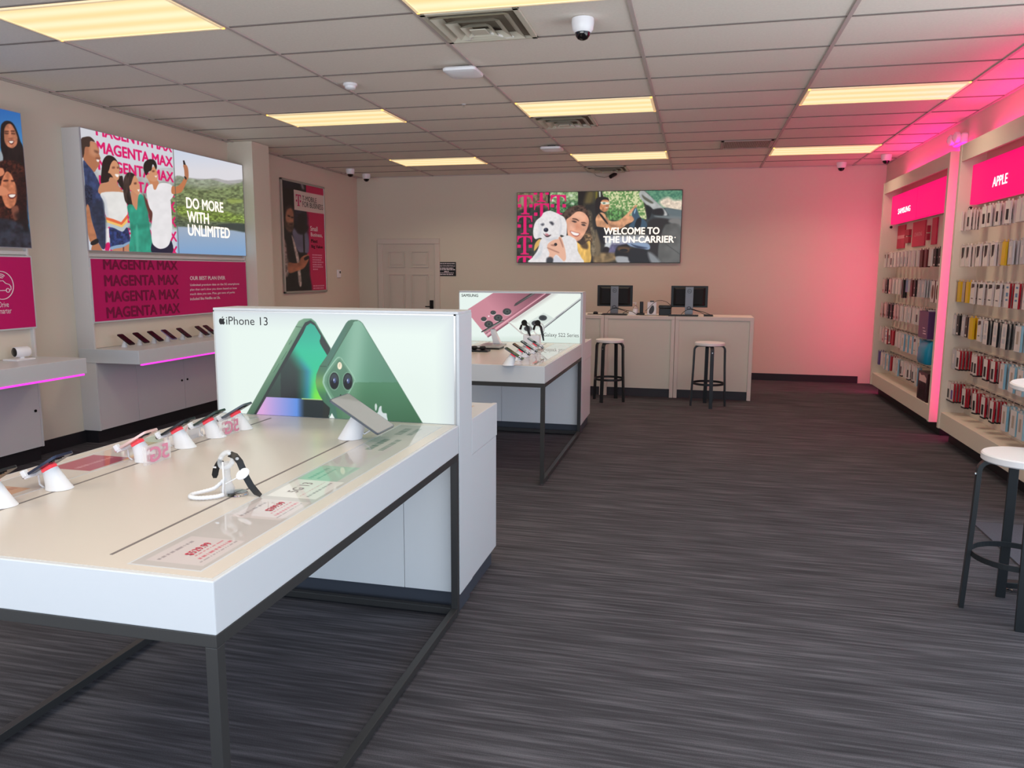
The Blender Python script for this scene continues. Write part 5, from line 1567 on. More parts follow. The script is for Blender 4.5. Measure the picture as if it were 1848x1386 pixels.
A.P((226, 226, 206), [82, 278, 130, 270, 222, 280, 216, 308, 120, 315], 1.5); A.P((90, 120, 110), [120, 282, 160, 280, 158, 302, 125, 305], 1.5); A.P((240, 226, 214), [160, 365, 205, 360, 190, 380], 1.5)
A.P((28, 26, 30), [0, 690, 130, 700, 240, 740, 300, 830, 240, 920, 150, 980, 60, 900, 0, 760], 2); A.P((30, 26, 28), [60, 480, 90, 470, 200, 620, 180, 630], 1.5)
A.P((60, 84, 104), [600, 480, 665, 365, 700, 420, 740, 520, 840, 600, 830, 700, 560, 690, 640, 570], 2); A.P((26, 28, 34), [690, 560, 760, 540, 740, 690, 650, 690], 2); A.P((150, 190, 210), [640, 440, 668, 380, 672, 400, 650, 470], 1.5)
A.P((92, 88, 118), [220, 900, 560, 880, 600, 1000, 400, 1120, 210, 1130], 6, tex=(7, .2, 60)); A.P((190, 196, 206), [190, 840, 560, 830, 860, 840, 850, 960, 230, 960], 8, a=.8)
A.P((204, 208, 210), [180, 940, 270, 920, 220, 1050, 150, 1030], 3); A.P((34, 26, 28), [140, 1030, 230, 1050, 160, 1200, 100, 1190], 2)
A.P((128, 106, 76), [0, 1140, 340, 1130, 340, 1240, 0, 1300], 5, tex=(8, .25, 61)); A.P((116, 100, 78), [0, 750, 40, 830, 75, 1000, 60, 1140, 0, 1150], 4)
A.P((30, 28, 30), [340, 1050, 420, 990, 560, 990, 570, 1200, 340, 1200], 3); A.P((120, 84, 52), [390, 1020, 560, 1030, 575, 1110, 380, 1080], 4, a=.7); A.E((28, 26, 28), 470, 1080, 70, 26)
A.P((160, 162, 166), [345, 1180, 570, 1200, 570, 1290, 370, 1290], 3)
A.P((136, 156, 184), [560, 960, 860, 960, 900, 1060, 760, 1060, 560, 1000], 2); A.P((42, 50, 72), [590, 975, 680, 1000, 860, 1040, 700, 1040], 3)
A.P((34, 34, 38), [570, 1060, 870, 1080, 900, 1290, 580, 1290], 3); A.P((130, 134, 138), [870, 1110, 980, 1160, 1080, 1290, 930, 1290], 5)
A.build('print', E_PRINT, t)
pq = Plane('Y', PY)
for body, bl, tr in (('WELCOME TO', (1089.5, 423.5), (1190.5, 409.8)), ('THE UN-CARRIER', (1088.5, 438.5), (1216.5, 425.2))):
    lettering('lettering', body, pq, bl, tr, M_WGLOW, t, .03)
a0, b0 = pq.uv(1217.2, 428.5); a1, b1 = pq.uv(1219.4, 425.8)
MB().poly([pq.pt((a0 + a1) / 2 + .009 * math.cos(k * math.pi / 8), b0 + .009 * math.sin(k * math.pi / 8), .0015) for k in range(16)]).build('mark_dot', M_WGLOW, t)

# ------------------------------------------------------------------ service counter
CY, CZ = 9.76, 1.018


def counter_unit(x0, x1, label):
    t = root('counter_unit', ((x0 + x1) / 2, CY + .28, 0), label, 'counter', 'units of the service counter')
    m = mat('counter_laminate', rgb(226, 212, 202), .4)
    for a, b_ in ((x0, x0 + .045), (x1 - .045, x1)):
        MB().box(a, b_, CY, CY + .56, 0, CZ - .042).build('side_panel', m, t, bevel=.002)
    MB().box(x0, x1, CY, CY + .56, CZ - .042, CZ).build('top', m, t, bevel=.002)
    MB().box(x0 + .045, x1 - .045, CY + .022, CY + .05, .105, CZ - .042).build('front_panel', mat('counter_panel', rgb(222, 214, 200), .45), t)
    MB().box(x0 + .045, x1 - .045, CY + .035, CY + .06, 0, .105).build('kickboard', mat('counter_kick', rgb(52, 50, 56), .5), t)
    return t


counter_unit(-.258, .672, 'white service counter unit at the free end, with the second black stool before it')
counter_unit(-1.135, -.262, 'white service counter unit carrying both the white mouse box and a monitor, in the middle')
counter_unit(-2.05, -1.139, 'white service counter unit mostly hidden behind the pink phone sign')
ZK = CZ


def monitor(cx, y, label, neck):
    t = root('monitor', (cx, y, ZK), label, 'monitor', 'monitors on the service counter')
    W, H, z0 = .452, .268, ZK + .103
    MB().box(cx - W / 2, cx + W / 2, y, y + .022, z0, z0 + H).build('display', M_BLACK, t, bevel=.003)
    b = MB().prism([(-W / 2 + .03, z0 + .02), (W / 2 - .03, z0 + .02), (W / 2 - .03, z0 + H - .02), (-W / 2 + .03, z0 + H - .02)], lambda a, bb, d: (cx + a * (1 - d * 8), y - d, z0 + H / 2 + (bb - z0 - H / 2) * (1 - d * 8)), 0, .02)
    b.build('back_shell', mat('black_shell', rgb(20, 19, 21), .65), t)
    MB().box(cx - .05, cx + .05, y - .045, y - .021, ZK + .006, z0 + H - .012).build('neck', mat('grey_stand', rgb(128, 128, 132), .4, metal=.5), t, bevel=.003)
    R = .024; zc = z0 + H - .065
    e = MB().tube([(cx + R * math.cos(a), y - .046, zc + R * math.sin(a)) for a in [2 * math.pi * k / 32 for k in range(32)]], .0022, 6, closed=True)
    e.build('round_badge', M_BLACK, t)
    lettering('badge_lettering', 'DELL', Plane('Y', y - .0455), (cx - .016, zc - .006), (cx + .016, zc + .006), M_BLACK, t, .02, px=False)
    c = MB().tube([(cx + .024 * math.cos(a), y - .046, ZK + .095 + .016 * math.sin(a)) for a in [2 * math.pi * k / 24 for k in range(24)]], .004, 6, closed=True)
    c.build('cable_hole', M_BLACK, t)
    MB().box(cx - .12, cx + .12, y - .1, y + .09, ZK, ZK + .007).build('base', mat('grey_stand', (0, 0, 0)), t, bevel=.003)
    for s, (dx, dy) in enumerate(((.22, .0), (.3, -.04), (-.1, .02))):
        P = [(cx + .02 * (s - 1), y - .035, ZK + .095), (cx + dx * .3, y - .06, ZK + .07), (cx + dx * .6, y - .07, ZK + .05), (cx + dx, y - .08 + dy, ZK + .006)]
        MB().tube(P, .0035, 6).build('cable', M_BLACK, t, smooth=True)
    return t


monitor(-1.037, 10.02, 'black monitor seen from behind on a grey stand, beside the pink phone sign', 0)
monitor(-.103, 10.02, 'black monitor seen from behind on a grey stand, toward the pink wash', 0)


def keyboard(x, y, w, label):
    t = root('keyboard', (x, y, ZK), label, 'keyboard', 'keyboards on the service counter')
    MB().box(x - w / 2, x + w / 2, y - .07, y + .07, ZK, ZK + .014).build('case', M_BLACK, t, bevel=.003)
    b = MB()
    n = int(w / .021)
    for i in range(n):
        for j in range(5):
            b.box(x - w / 2 + .008 + i * .021, x - w / 2 + .025 + i * .021, y - .06 + j * .024, y - .04 + j * .024, ZK + .014, ZK + .019)
    b.build('keys', M_DGREY, t)


keyboard(-1.02, 9.86, .32, 'black keyboard under the monitor beside the pink phone sign')
keyboard(-.17, 9.86, .36, 'black keyboard under the monitor toward the pink wash')
x, y = -1.27, 9.93
tag(MB().box(x - .10, x + .10, y - .05, y + .06, ZK, ZK + .006).build('mouse_mat', M_BLACK, origin=(x, y, ZK)), 'thin black mouse mat on the counter beside the pink phone sign', 'mouse mat')
t = root('computer_mouse', (x, y, ZK + .0061), 'black computer mouse on the mat beside the pink phone sign', 'mouse')
MB().lathe([(.03, 0), (.032, .008), (.028, .022), (.015, .032), (.002, .034)], (x, y, ZK + .0061), 24).build('body', M_BLACK, t, smooth=True)
MB().cyl((x - .004, y - .02, ZK + .034), (x + .004, y - .02, ZK + .034), .006, n=12).build('wheel', M_DGREY, t)
x, y = .03, 9.92
t = root('pen_pad', (x, y, ZK), 'flat black signature pad lying beside the monitor toward the pink wash', 'signature pad')
MB().box(x + .05, x + .16, y - .06, y + .08, ZK, ZK + .02).build('case', M_BLACK, t, bevel=.004)
MB().box(x + .06, x + .15, y - .04, y + .05, ZK + .02, ZK + .0205).build('screen', M_DGREY, t)

x, y = -.735, 9.96
t = root('sanitizer_bottle', (x - .03, y, ZK), 'clear pump bottle with white label between the monitors', 'bottle')
MB().lathe([(.03, 0), (.032, .01), (.032, .09), (.022, .105), (.011, .11), (.011, .125)], (x - .03, y, ZK), 24).build('bottle', mat('frosted_clear', rgb(226, 214, 205), .2, trans=.5), t, smooth=True)
MB().lathe([(.0325, .025), (.0325, .08)], (x - .03, y, ZK), 24).build('label_band', M_WPL, t, smooth=True)
b = MB().cyl((x - .03, y, ZK + .125), (x - .03, y, ZK + .15), .004, n=10); b.box(x - .065, x - .02, y - .006, y + .006, ZK + .148, ZK + .158); b.build('pump', M_WPL, t)
x = -.69
t = root('desk_scanner', (x, y, ZK), 'upright black card reader standing between the monitors', 'card reader')
MB().box(x - .05, x + .04, y - .05, y + .05, ZK, ZK + .025).build('base', M_BLACK, t, bevel=.006)
MB().box(x - .022, x + .022, y - .015, y + .02, ZK + .025, ZK + .17).build('upright', M_BLACK, t, bevel=.004)
x = -.795
tag(MB().box(x - .05, x + .045, y - .06, y + .03, ZK, ZK + .045).build('business_card_box', M_WPL, origin=(x, y, ZK), bevel=.003), 'low white box of cards before the pump bottle on the counter', 'box')
x, y = -.56, 9.97
t = root('mouse_box', (x, y, ZK), 'white retail box with a black mouse pictured, between the monitors', 'box')
MB().box(x - .055, x + .055, y - .03, y + .03, ZK, ZK + .165).build('carton', M_WPL, t, bevel=.002)
MB().poly([(x + .03 * math.cos(a) * (1 - .25 * math.sin(a)) + .012 * math.sin(a), y - .0312, ZK + .07 + .055 * math.sin(a)) for a in [2 * math.pi * k / 32 for k in range(32)]]).build('picture', M_DGREY, t)
MB().box(x - .025, x + .025, y - .012, y + .012, ZK + .165, ZK + .182).build('hang_tab', M_DGREY, t)
x, y = -.395, 10.0
t = root('receipt_printer', (x, y, ZK), 'black receipt printer with a lid beside the monitor toward the pink wash', 'printer')
MB().box(x - .075, x + .075, y - .08, y + .08, ZK, ZK + .09).build('body', M_BLACK, t, bevel=.006)
MB().box(x - .08, x + .08, y - .085, y + .08, ZK + .0905, ZK + .125).build('lid', M_BLACK, t, bevel=.008)
MB().box(x - .02, x + .02, y - .087, y - .085, ZK + .1, ZK + .112).build('latch', M_DGREY, t)
P = [(-.64, 9.97, ZK + .05), (-.60, 9.93, ZK + .09), (-.545, 9.925, ZK + .15), (-.5, 9.93, ZK + .183), (-.44, 9.95, ZK + .187), (-.38, 9.97, ZK + .17), (-.33, 10.0, ZK + .128)]
tag(MB().tube(P, .003, 8).build('looped_cable', M_BLACK, origin=P[0], smooth=True), 'thin black cable arching over the white mouse box to the printer', 'cable')
P = [(-.92, 9.9, ZK + .02), (-.86, 9.9, ZK + .055), (-.80, 9.89, ZK + .045), (-.75, 9.88, ZK + .012), (-.70, 9.87, ZK + .004), (-.62, 9.87, ZK + .004), (-.5, 9.88, ZK + .004), (-.36, 9.87, ZK + .004)]
tag(MB().tube(P, .0035, 8).build('desk_cable', M_BLACK, origin=P[-1], smooth=True), 'black cable trailing along the counter before the card reader', 'cable')


# ------------------------------------------------------------------ stools and tall table
def make_stool(loc, rz, label):
    t = root('stool', (0, 0, 0), label, 'stool', 'white topped stools on black legs')
    ms = mat('stool_steel', rgb(46, 49, 52), .38, metal=.4)
    MB().lathe([(.01, .716), (.165, .716), (.172, .722), (.172, .746), (.167, .752), (.005, .753)], (0, 0, 0), 48).build('seat', mat('stool_seat', rgb(234, 230, 230), .35), t, smooth=True)
    for k in range(4):
        a = math.radians(90 * k); c, s = math.cos(a), math.sin(a)
        prof = [(.05, .711)] + [(.125 + .05 * math.sin(q), .661 + .05 * math.cos(q)) for q in [i * math.pi / 2 / 6 for i in range(7)]] + [(.180, .45), (.198, .0)]
        w = .02
        # flat bar: its broad side faces outward
        mb = MB(); vs = []
        for i, (r, z) in enumerate(prof):
            p, q = prof[max(i - 1, 0)], prof[min(i + 1, len(prof) - 1)]
            tx, tz = q[0] - p[0], q[1] - p[1]; L = math.hypot(tx, tz); nx, nz = tz / L * .010, -tx / L * .010
            for e, f in ((-w, 1), (w, 1), (w, -1), (-w, -1)):
                rr, zz = r - nx * f, max(0, z - nz * f)
                vs.append((rr * c - e * s, rr * s + e * c, zz))
        n = len(prof)
        fs = [(i * 4 + a_, i * 4 + (a_ + 1) % 4, i * 4 + 4 + (a_ + 1) % 4, i * 4 + 4 + a_) for i in range(n - 1) for a_ in range(4)] + [(3, 2, 1, 0), tuple(4 * n - 4 + a_ for a_ in range(4))]
        lg = mb.add(vs, fs).build('leg', ms, t, bevel=.0012)
        MB().cyl((.180 * c, .180 * s, .695 - .05), (.190 * c, .190 * s, .695 - .05), .008, n=12).build('bolt', M_CHROME, lg)
    MB().tube([(.178 * math.cos(q), .178 * math.sin(q), .272) for q in [2 * math.pi * i / 56 for i in range(56)]], .01, closed=True, rect=(.026, .006), ref=(0, 0, 1)).build('foot_ring', ms, t, bevel=.001)
    t.location = loc; t.rotation_euler = (0, 0, rz)
    return t


stool = make_stool((1.458, 3.83, 0), math.radians(-8), 'large white topped black stool in the near aisle beside the tall round table')
for loc, rz, lab in (((-1.015, 9.35, 0), -20, 'white topped black stool at the counter beside the pink phone sign'), ((.158, 9.26, 0), 9, 'white topped black stool alone before the free end of the counter')):
    c = copy_tree(stool); c.location = loc; c.rotation_euler = (0, 0, math.radians(rz)); c['label'] = lab

TXc, TYc, TR, TZ = 1.77, 4.07, .30, 1.04
t = root('bar_table', (TXc, TYc, 0), 'round white bar table cut by the view edge above the near stool', 'table')
MB().lathe([(.01, TZ - .028), (TR - .008, TZ - .028), (TR, TZ - .022), (TR, TZ - .006), (TR - .006, TZ), (.004, TZ)], (TXc, TYc, 0), 64).build('tabletop', mat('stool_seat', (0, 0, 0)), t, smooth=True)
MB().cyl((TXc, TYc, .05), (TXc, TYc, TZ - .028), .03, n=24).build('column', MATS['stool_steel'], t, smooth=True)
MB().lathe([(.12, TZ - .036), (.12, TZ - .028)], (TXc, TYc, 0), 24).build('mounting_plate', MATS['stool_steel'], t)
for k, a in enumerate((168, 258, 348, 78)):
    a = math.radians(a)
    o = MB().tube([(TXc, TYc, .055), (TXc + .15 * math.cos(a), TYc + .15 * math.sin(a), .042), (TXc + .25 * math.cos(a), TYc + .25 * math.sin(a), .034)], .02, 12, rect=(.03, .05), ref=(0, 0, 1)).build('base_foot', MATS['stool_steel'], t, bevel=.003)
    MB().lathe([(.016, 0), (.016, .008), (.006, .010), (.006, .02)], (TXc + .22 * math.cos(a), TYc + .22 * math.sin(a), 0), 16).build('glide', M_CHROME, o, smooth=True)

# floor mat at the right
tag(MB().box(1.735, 2.2, 2.9, 5.25, .0005, .008).build('floor_mat', mat('mat_weave', rgb(78, 78, 88), .95, var=.2, vscale=220), origin=(1.97, 4.1, 0)), 'blue grey floor mat under the tall round table at the edge of the view', 'mat')

# ------------------------------------------------------------------ right wall: two merchandise bays
BX = 2.22                                                     # front of the bays
BK = 2.425                                                    # face of their back panels
M_BAY = mat('bay_laminate', rgb(222, 208, 192), .45, spec=.35)
M_WIRE = mat('hook_wire', rgb(206, 196, 190), .3, metal=.6)
M_SIGNP = mat('magenta_lightbox', (.04, 0, .01), .45, spec=.2, emit=E_MAG, estr=1.0)
M_SIGNW = mat('white_lightbox_letters', (.9, .9, .9), .4, emit=(1, .93, .95), estr=1.05)
ROWS = [2.095, 1.79, 1.475, 1.175, .87, .565]


def merch_bay(y0, y1, zt, label, pegs):
    """pegs: {row: [y, ...]}"""
    t = root('merchandise_bay', (BX, (y0 + y1) / 2, 0), label, 'display unit', 'merchandise bays on the right wall')
    for a, b_ in ((y0, y0 + .055), (y1 - .055, y1)):
        MB().box(BX, XR, a, b_, .13, zt).build('side_panel', M_BAY, t, bevel=.003)
    MB().box(BK, XR, y0 + .055, y1 - .055, .13, zt - .02).build('back_panel', M_BAY, t)
    MB().box(BX + .006, BX + .03, y0 + .055, y1 - .055, 2.535, zt).box(BX + .03, XR, y0 + .055, y1 - .055, zt - .02, zt).build('header', M_BAY, t, bevel=.002)
    MB().box(BX + .012, BK, y0 + .055, y1 - .055, .132, .285).build('base_ledge', M_BAY, t, bevel=.003)
    MB().box(BX + .11, XR, y0 + .01, y1 - .01, 0, .13).build('kickboard', M_BASE, t)
    MB().box(BX + .16, XR - .03, y0 + .1, y1 - .1, zt + .001, zt + .012).build('led_strip', M_LEDT, t)
    for r, ys in pegs.items():
        z = ROWS[r]
        b = MB().box(BK - .012, BK, y0 + .06, y1 - .06, z - .005, z + .022)
        k = y0 + .08
        while k < y1 - .2:
            b.box(BK - .0125, BK - .011, k, k + .10, z - .001, z + .009, 1); k += .125
        b.build('slotted_rail', [M_BAY, M_DGREY], t)
        for y in ys:
            MB().tube([(BK - .01, y, z + .012), (BK - .155, y, z + .012), (BK - .165, y, z + .022)], .0025, 6).build('peg_hook', M_WIRE, t)
    for yy, s in ((y1 - .0553, -1),):
        MB().cyl((BX + .11, yy, 2.13), (BX + .11, yy - .004, 2.13), .017, n=20).build('cable_port', M_BLACK, t, smooth=True)
    return t


M_LEDT = mat('magenta_cove_led', (0.5, 0.0, 0.2), 0.4, emit=(1.0, 0.0, 0.24), estr=26.0)


def bay_sign(t, y0, y1, name, bl, tr, split):
    ys = [y0, split, y1]
    for i, (a, b_) in enumerate(zip(ys, ys[1:])):
        o = MB().box(BX + .10, BX + .16, a + .004, b_ - .004, 2.162, 2.502).build('lit_header_sign', M_SIGNP, t, bevel=.002)
    MB().box(BX + .16, BK, y0, y1, 2.16, 2.50).build('sign_box', M_BAY, t)
    lettering('lettering', name, Plane('X-', BX + .0995), bl, tr, M_SIGNW, o, .014)


SY0, SY1, AY0, AY1 = 8.10, 10.78, 5.2, 7.835


def peg_y(px, z):
    d0 = on(px, 500, 0, 2.27)
    # the pixel row only matters through the lens roll; take the height of the hook row
    for _ in range(4):
        q = proj(np.array([2.27, d0[1], z])); d0 = on(px, q[1], 0, 2.27)
    return float(d0[1])


# ---- what hangs on the hooks: (front pixel column of the peg, kind, how many)
APPLE = {
    0: [(1731, 'black_card', 3), (1745, 'black_card', 4), (1771, 'black_card', 1), (1781, 'black_card', 3), (1795, 'black_card', 4), (1815, 'black_card', 2), (1832, 'white', 4), (1845, 'white', 3)],
    1: [(1734, 'case_diag', 1), (1742, 'case_diag', 3), (1762, 'case_diag', 2), (1774, 'case_diag', 2), (1788, 'case_diag', 3), (1802, 'tan', 1), (1808, 'yellow', 2), (1819, 'grey_card', 3), (1839, 'grey_card', 2)],
    2: [(1722, 'tan', 1), (1727, 'yellow', 2), (1736, 'tan', 1), (1742, 'yellow', 2), (1751, 'case_tag', 2), (1767, 'case_tag', 2), (1782, 'case_tag', 2), (1797, 'case_tag', 2), (1812, 'red_lab', 3), (1830, 'red_lab', 3), (1846, 'red_lab', 2)],
    3: [(1719, 'grey_card', 1), (1725, 'black_strip', 2), (1734, 'grey_card', 1), (1740, 'black_strip', 1), (1746, 'tan', 1), (1750, 'yellow', 2), (1763, 'case_tag', 2), (1775, 'white_blk', 3), (1793, 'white_blk', 3), (1809, 'white_blk', 4), (1833, 'blue_edge', 3)],
    4: [(1719, 'grey_card', 1), (1726, 'red_case', 4), (1751, 'white_case', 1), (1757, 'red_case', 3), (1775, 'red_case', 2), (1787, 'red_case', 3), (1803, 'blue_edge', 3), (1821, 'blue_edge', 3), (1837, 'blue_edge', 3)],
    5: [(1709, 'white_case', 1), (1715, 'violet_case', 4), (1735, 'red_case', 4), (1755, 'red_case', 3), (1770, 'red_case', 3), (1786, 'red_case', 4), (1806, 'blue_edge', 3), (1823, 'blue_edge', 3), (1837, 'blue_edge', 3)],
}
SAMS = {
    1: ['brown_top', 'brown_top', 'black_card', 'white', 'grey_strip', 'grey_strip', 'grey_strip', 'white', 'white', 'white', 'dark_red', 'dark_red', 'white', 'black_strip', 'black_strip'],
    2: ['rose', 'black_strip', 'rose', 'white', 'white', 'white', 'headphone', 'blue_box', 'dark_red', 'black_strip', 'grey_card', 'grey_card', None, 'speaker_card', 'speaker_card'],
    3: ['rose', 'rose', 'black_strip', 'black_strip', 'rose', 'rose', 'white', 'white', 'grey_strip', 'white', 'black_card', 'rose', 'black_strip', None, None],
    4: ['white', 'rose', 'red_lab', 'red_case', 'red_edge', 'white', 'white', 'blue_edge', 'blue_edge', 'blue_edge', 'case_tag', 'blue_edge', None, None, None],
    5: ['violet_pack', 'white', 'blue_edge', 'blue_edge', 'red_edge', 'white', 'blue_edge', 'white_case', 'white', 'white_case', 'white_case', 'blue_edge', None, None, None],
}
PW = mat('pack_white', rgb(226, 212, 206), .45)
PG = mat('pack_grey', rgb(196, 190, 192), .45)
PB = mat('pack_black', rgb(26, 22, 24), .4)
PR = mat('pack_red', rgb(168, 14, 36), .4)
PY_ = mat('pack_yellow', rgb(226, 178, 20), .4)
PT = mat('pack_tan', rgb(186, 164, 148), .45)
PBL = mat('pack_pale_blue', rgb(140, 182, 202), .4)
PV = mat('pack_violet', rgb(96, 70, 140), .4)
PD = mat('pack_dark_red', rgb(96, 30, 32), .4)
PRO = mat('pack_rose', rgb(226, 186, 182), .45)
PBR = mat('pack_brown', rgb(116, 66, 52), .45)
PBU = mat('pack_blue', rgb(86, 132, 168), .4)
# kind: (front, edge, picture, band at foot, width, height, thickness, words)
KIND = {
    'black_card': (PW, PW, ('case', PB), None, .092, .165, .012, 'white pack with a black phone case'),
    'white': (PW, PW, None, None, .09, .165, .014, 'plain white accessory pack'),
    'case_diag': (PW, PW, ('diag', PB), None, .098, .178, .016, 'white pack with a slanting black case'),
    'tan': (PT, PBR, None, None, .075, .17, .015, 'tan accessory pack'),
    'yellow': (PY_, PY_, None, None, .085, .175, .016, 'yellow edged accessory pack'),
    'grey_card': (PG, PG, ('pale', PW), None, .092, .17, .014, 'grey white accessory pack'),
    'case_tag': (PW, PW, ('tag', PB), None, .098, .178, .016, 'white pack with a black corner tag'),
    'red_lab': (PW, PR, ('lab', PBU), None, .095, .18, .013, 'white pack with blue print and red edges'),
    'black_strip': (PB, PB, ('dot', PW), None, .07, .17, .012, 'narrow black accessory pack'),
    'white_blk': (PW, PB, ('box', PG), None, .098, .19, .012, 'white pack with black edges'),
    'blue_edge': (PW, PBL, ('pale', PT), None, .10, .185, .016, 'white pack with pale blue edges'),
    'red_case': (PW, PR, ('case', PB), PB, .09, .168, .014, 'white phone case pack with red edges'),
    'violet_case': (PW, PR, ('case', PV), PB, .09, .168, .014, 'violet case pack with red edges'),
    'white_case': (PW, PW, ('case', PB), PB, .085, .168, .014, 'white pack with a dark case'),
    'brown_top': (PW, PW, ('top', PBR), None, .09, .165, .014, 'white pack with a brown top corner'),
    'grey_strip': (PW, PW, ('case', PG), None, .085, .16, .013, 'white pack with a grey strip'),
    'dark_red': (PD, PD, None, None, .085, .175, .016, 'dark red accessory pack'),
    'rose': (PRO, PRO, ('foot', PR), None, .085, .17, .012, 'rose white accessory pack'),
    'headphone': (PB, PB, None, None, .06, .20, .016, 'hanging black headset pouch'),
    'blue_box': (PBU, PW, None, None, .10, .13, .03, 'blue and white boxed accessory'),
    'speaker_card': (PW, PD, ('oval', PBR), None, .105, .21, .02, 'large white pack with an oval picture'),
    'red_edge': (PR, PR, None, None, .085, .165, .014, 'red accessory pack'),
    'violet_pack': (PV, PV, None, None, .085, .165, .014, 'violet accessory pack'),
}
PROTO = {}


def make_pack(kind):
    """local frame: hangs below its hook hole at the origin, front toward -x"""
    f, e, pic, foot, w, h, th, words_ = KIND[kind]
    o = MB().box(0, th, -w / 2, w / 2, -h, .004, 0)
    b = o
    b.add([(-.0006, -w / 2 + .0015, -h + .0015), (-.0006, w / 2 - .0015, -h + .0015), (-.0006, w / 2 - .0015, .002), (-.0006, -w / 2 + .0015, .002)], [(0, 1, 2, 3)], 1)
    if foot:
        b.box(-.0012, th + .0005, -w / 2 - .0005, w / 2 + .0005, -h - .001, -h + .012, 2)
    b.box(.0, .001, -.016, .016, .004, .022, 1)
    me_ob = b.build('accessory_pack', [e, f, foot or f], None)
    if pic:
        k, m = pic
        q = MB(); x = -.0014
        P = lambda pts: q.poly([(x, y, z) for y, z in pts])
        if k == 'case':
            q.box(x - .003, 0, -w * .19, w * .19, -h * .82, -h * .34)
        elif k == 'diag':
            P([(-w * .36, -h * .06), (w * .3, -h * .06), (w * .3, -h * .16), (w * .22, -h * .62), (-w * .2, -h * .52), (-w * .3, -h * .3)])
        elif k == 'tag':
            P([(-w * .42, -h * .05), (w * .3, -h * .05), (w * .3, -h * .26), (-w * .42, -h * .2)])
            P([(-w * .3, -h * .72), (w * .2, -h * .72), (w * .2, -h * .76), (-w * .3, -h * .76)])
        elif k == 'lab':
            for a, c in ((.1, .18), (.36, .52), (.62, .70)):
                P([(-w * .25, -h * a), (w * .2, -h * a), (w * .2, -h * c), (-w * .25, -h * c)])
        elif k == 'dot':
            P([(-w * .12, -h * .42), (w * .12, -h * .42), (w * .12, -h * .5), (-w * .12, -h * .5)]); P([(-w * .3, -h * .85), (w * .3, -h * .85), (w * .3, -h * .95), (-w * .3, -h * .95)])
        elif k == 'box':
            P([(-w * .3, -h * .6), (w * .3, -h * .6), (w * .3, -h * .78), (-w * .3, -h * .78)]); P([(-w * .2, -h * .12), (w * .2, -h * .12), (w * .2, -h * .5), (-w * .2, -h * .5)])
        elif k == 'pale':
            P([(-w * .18, -h * .2), (w * .18, -h * .2), (w * .18, -h * .7), (-w * .18, -h * .7)])
        elif k == 'top':
            P([(-w * .4, -h * .04), (w * .4, -h * .04), (w * .1, -h * .35), (-w * .4, -h * .3)])
        elif k == 'foot':
            P([(-w * .3, -h * .72), (w * .3, -h * .72), (w * .3, -h * .88), (-w * .3, -h * .88)])
        elif k == 'oval':
            P([(w * .3 * math.cos(a), -h * .5 + h * .34 * math.sin(a)) for a in [2 * math.pi * i / 24 for i in range(24)]])
        q.build('front_picture', m, me_ob)
    return me_ob


NTH = ['first', 'second', 'third', 'fourth', 'fifth', 'sixth', 'seventh', 'eighth', 'ninth', 'tenth', 'eleventh', 'twelfth', 'thirteenth', 'fourteenth', 'fifteenth', 'sixteenth']
DEEP = ['front', 'second', 'third', 'rearmost']
RN = ['topmost', 'second', 'third', 'fourth', 'fifth', 'lowest']
rnd = random.Random(4)


def hang(rows, bay_words, gname):
    for r, lst in rows.items():
        nx = None
        lst = sorted(lst, key=lambda q: -q[0])
        for k, (y, kind, n) in enumerate(lst):
            f, e, pic, foot, w, h, th, words_ = KIND[kind]
            room = (lst[k][0] - lst[k + 1][0]) if k + 1 < len(lst) else .2
            x = BX + .047 + rnd.uniform(-.004, .006)
            for j in range(n):
                if x + th > BK - .014:
                    break
                if kind not in PROTO:
                    o = PROTO[kind] = make_pack(kind)
                else:
                    o = copy_tree(PROTO[kind])
                o.location = (x, y, ROWS[r] + .0045)
                o.rotation_euler = (rnd.uniform(-.03, .03) if kind != 'red_case' or k != 3 else -.09, 0, rnd.uniform(-.05, .05))
                tag(o, f'{words_}, {DEEP[j]} on {NTH[k]} hook, {RN[r]} row, {bay_words}', 'accessory pack', gname)
                x += th + rnd.uniform(.009, .016)


AP = {r: [(peg_y(px, ROWS[r] - .08) - .05, kd, n) for px, kd, n in l] for r, l in APPLE.items()}
SP = {}
for r, l in SAMS.items():
    ys = [10.62 - k * .163 for k in range(len(l))]
    SP[r] = [(y, kd, 2 if KIND[kd][6] > .015 else 3) for y, kd in zip(ys, l) if kd]

bay_s = merch_bay(SY0, SY1, 2.672, 'beige merchandise bay against the back wall corner, under the split magenta header', {r: [q[0] for q in l] for r, l in SP.items()})
bay_a = merch_bay(AY0, AY1, 2.685, 'beige merchandise bay cut by the view edge, the nearer of the two', {r: [q[0] for q in l] for r, l in AP.items()})
bay_sign(bay_s, SY0 + .056, SY1 - .056, 'SAMSUNG', (1620.5, 387), (1643.5, 370), 9.55)
bay_sign(bay_a, AY0 + .056, AY1 - .056, 'APPLE', (1791, 338), (1819.5, 311.5), 5.9)
hang(SP, 'back bay', 'accessory packs in the back bay')
hang(AP, 'nearer bay', 'accessory packs in the nearer bay')

# magenta light strips standing in the gaps beside the bays
for y, lab in ((SY1 + .03, 'slim magenta light strip behind the back bay, washing the back wall'), (7.967, 'slim magenta light strip in the gap between the two bays')):
    tag(MB().box(XR - .03, XR, y - .012, y + .012, .14, 2.6).build('led_light_bar', M_LEDB if y > 10 else M_LEDV, origin=(XR, y, .14)), lab, 'light strip', 'magenta light strips')

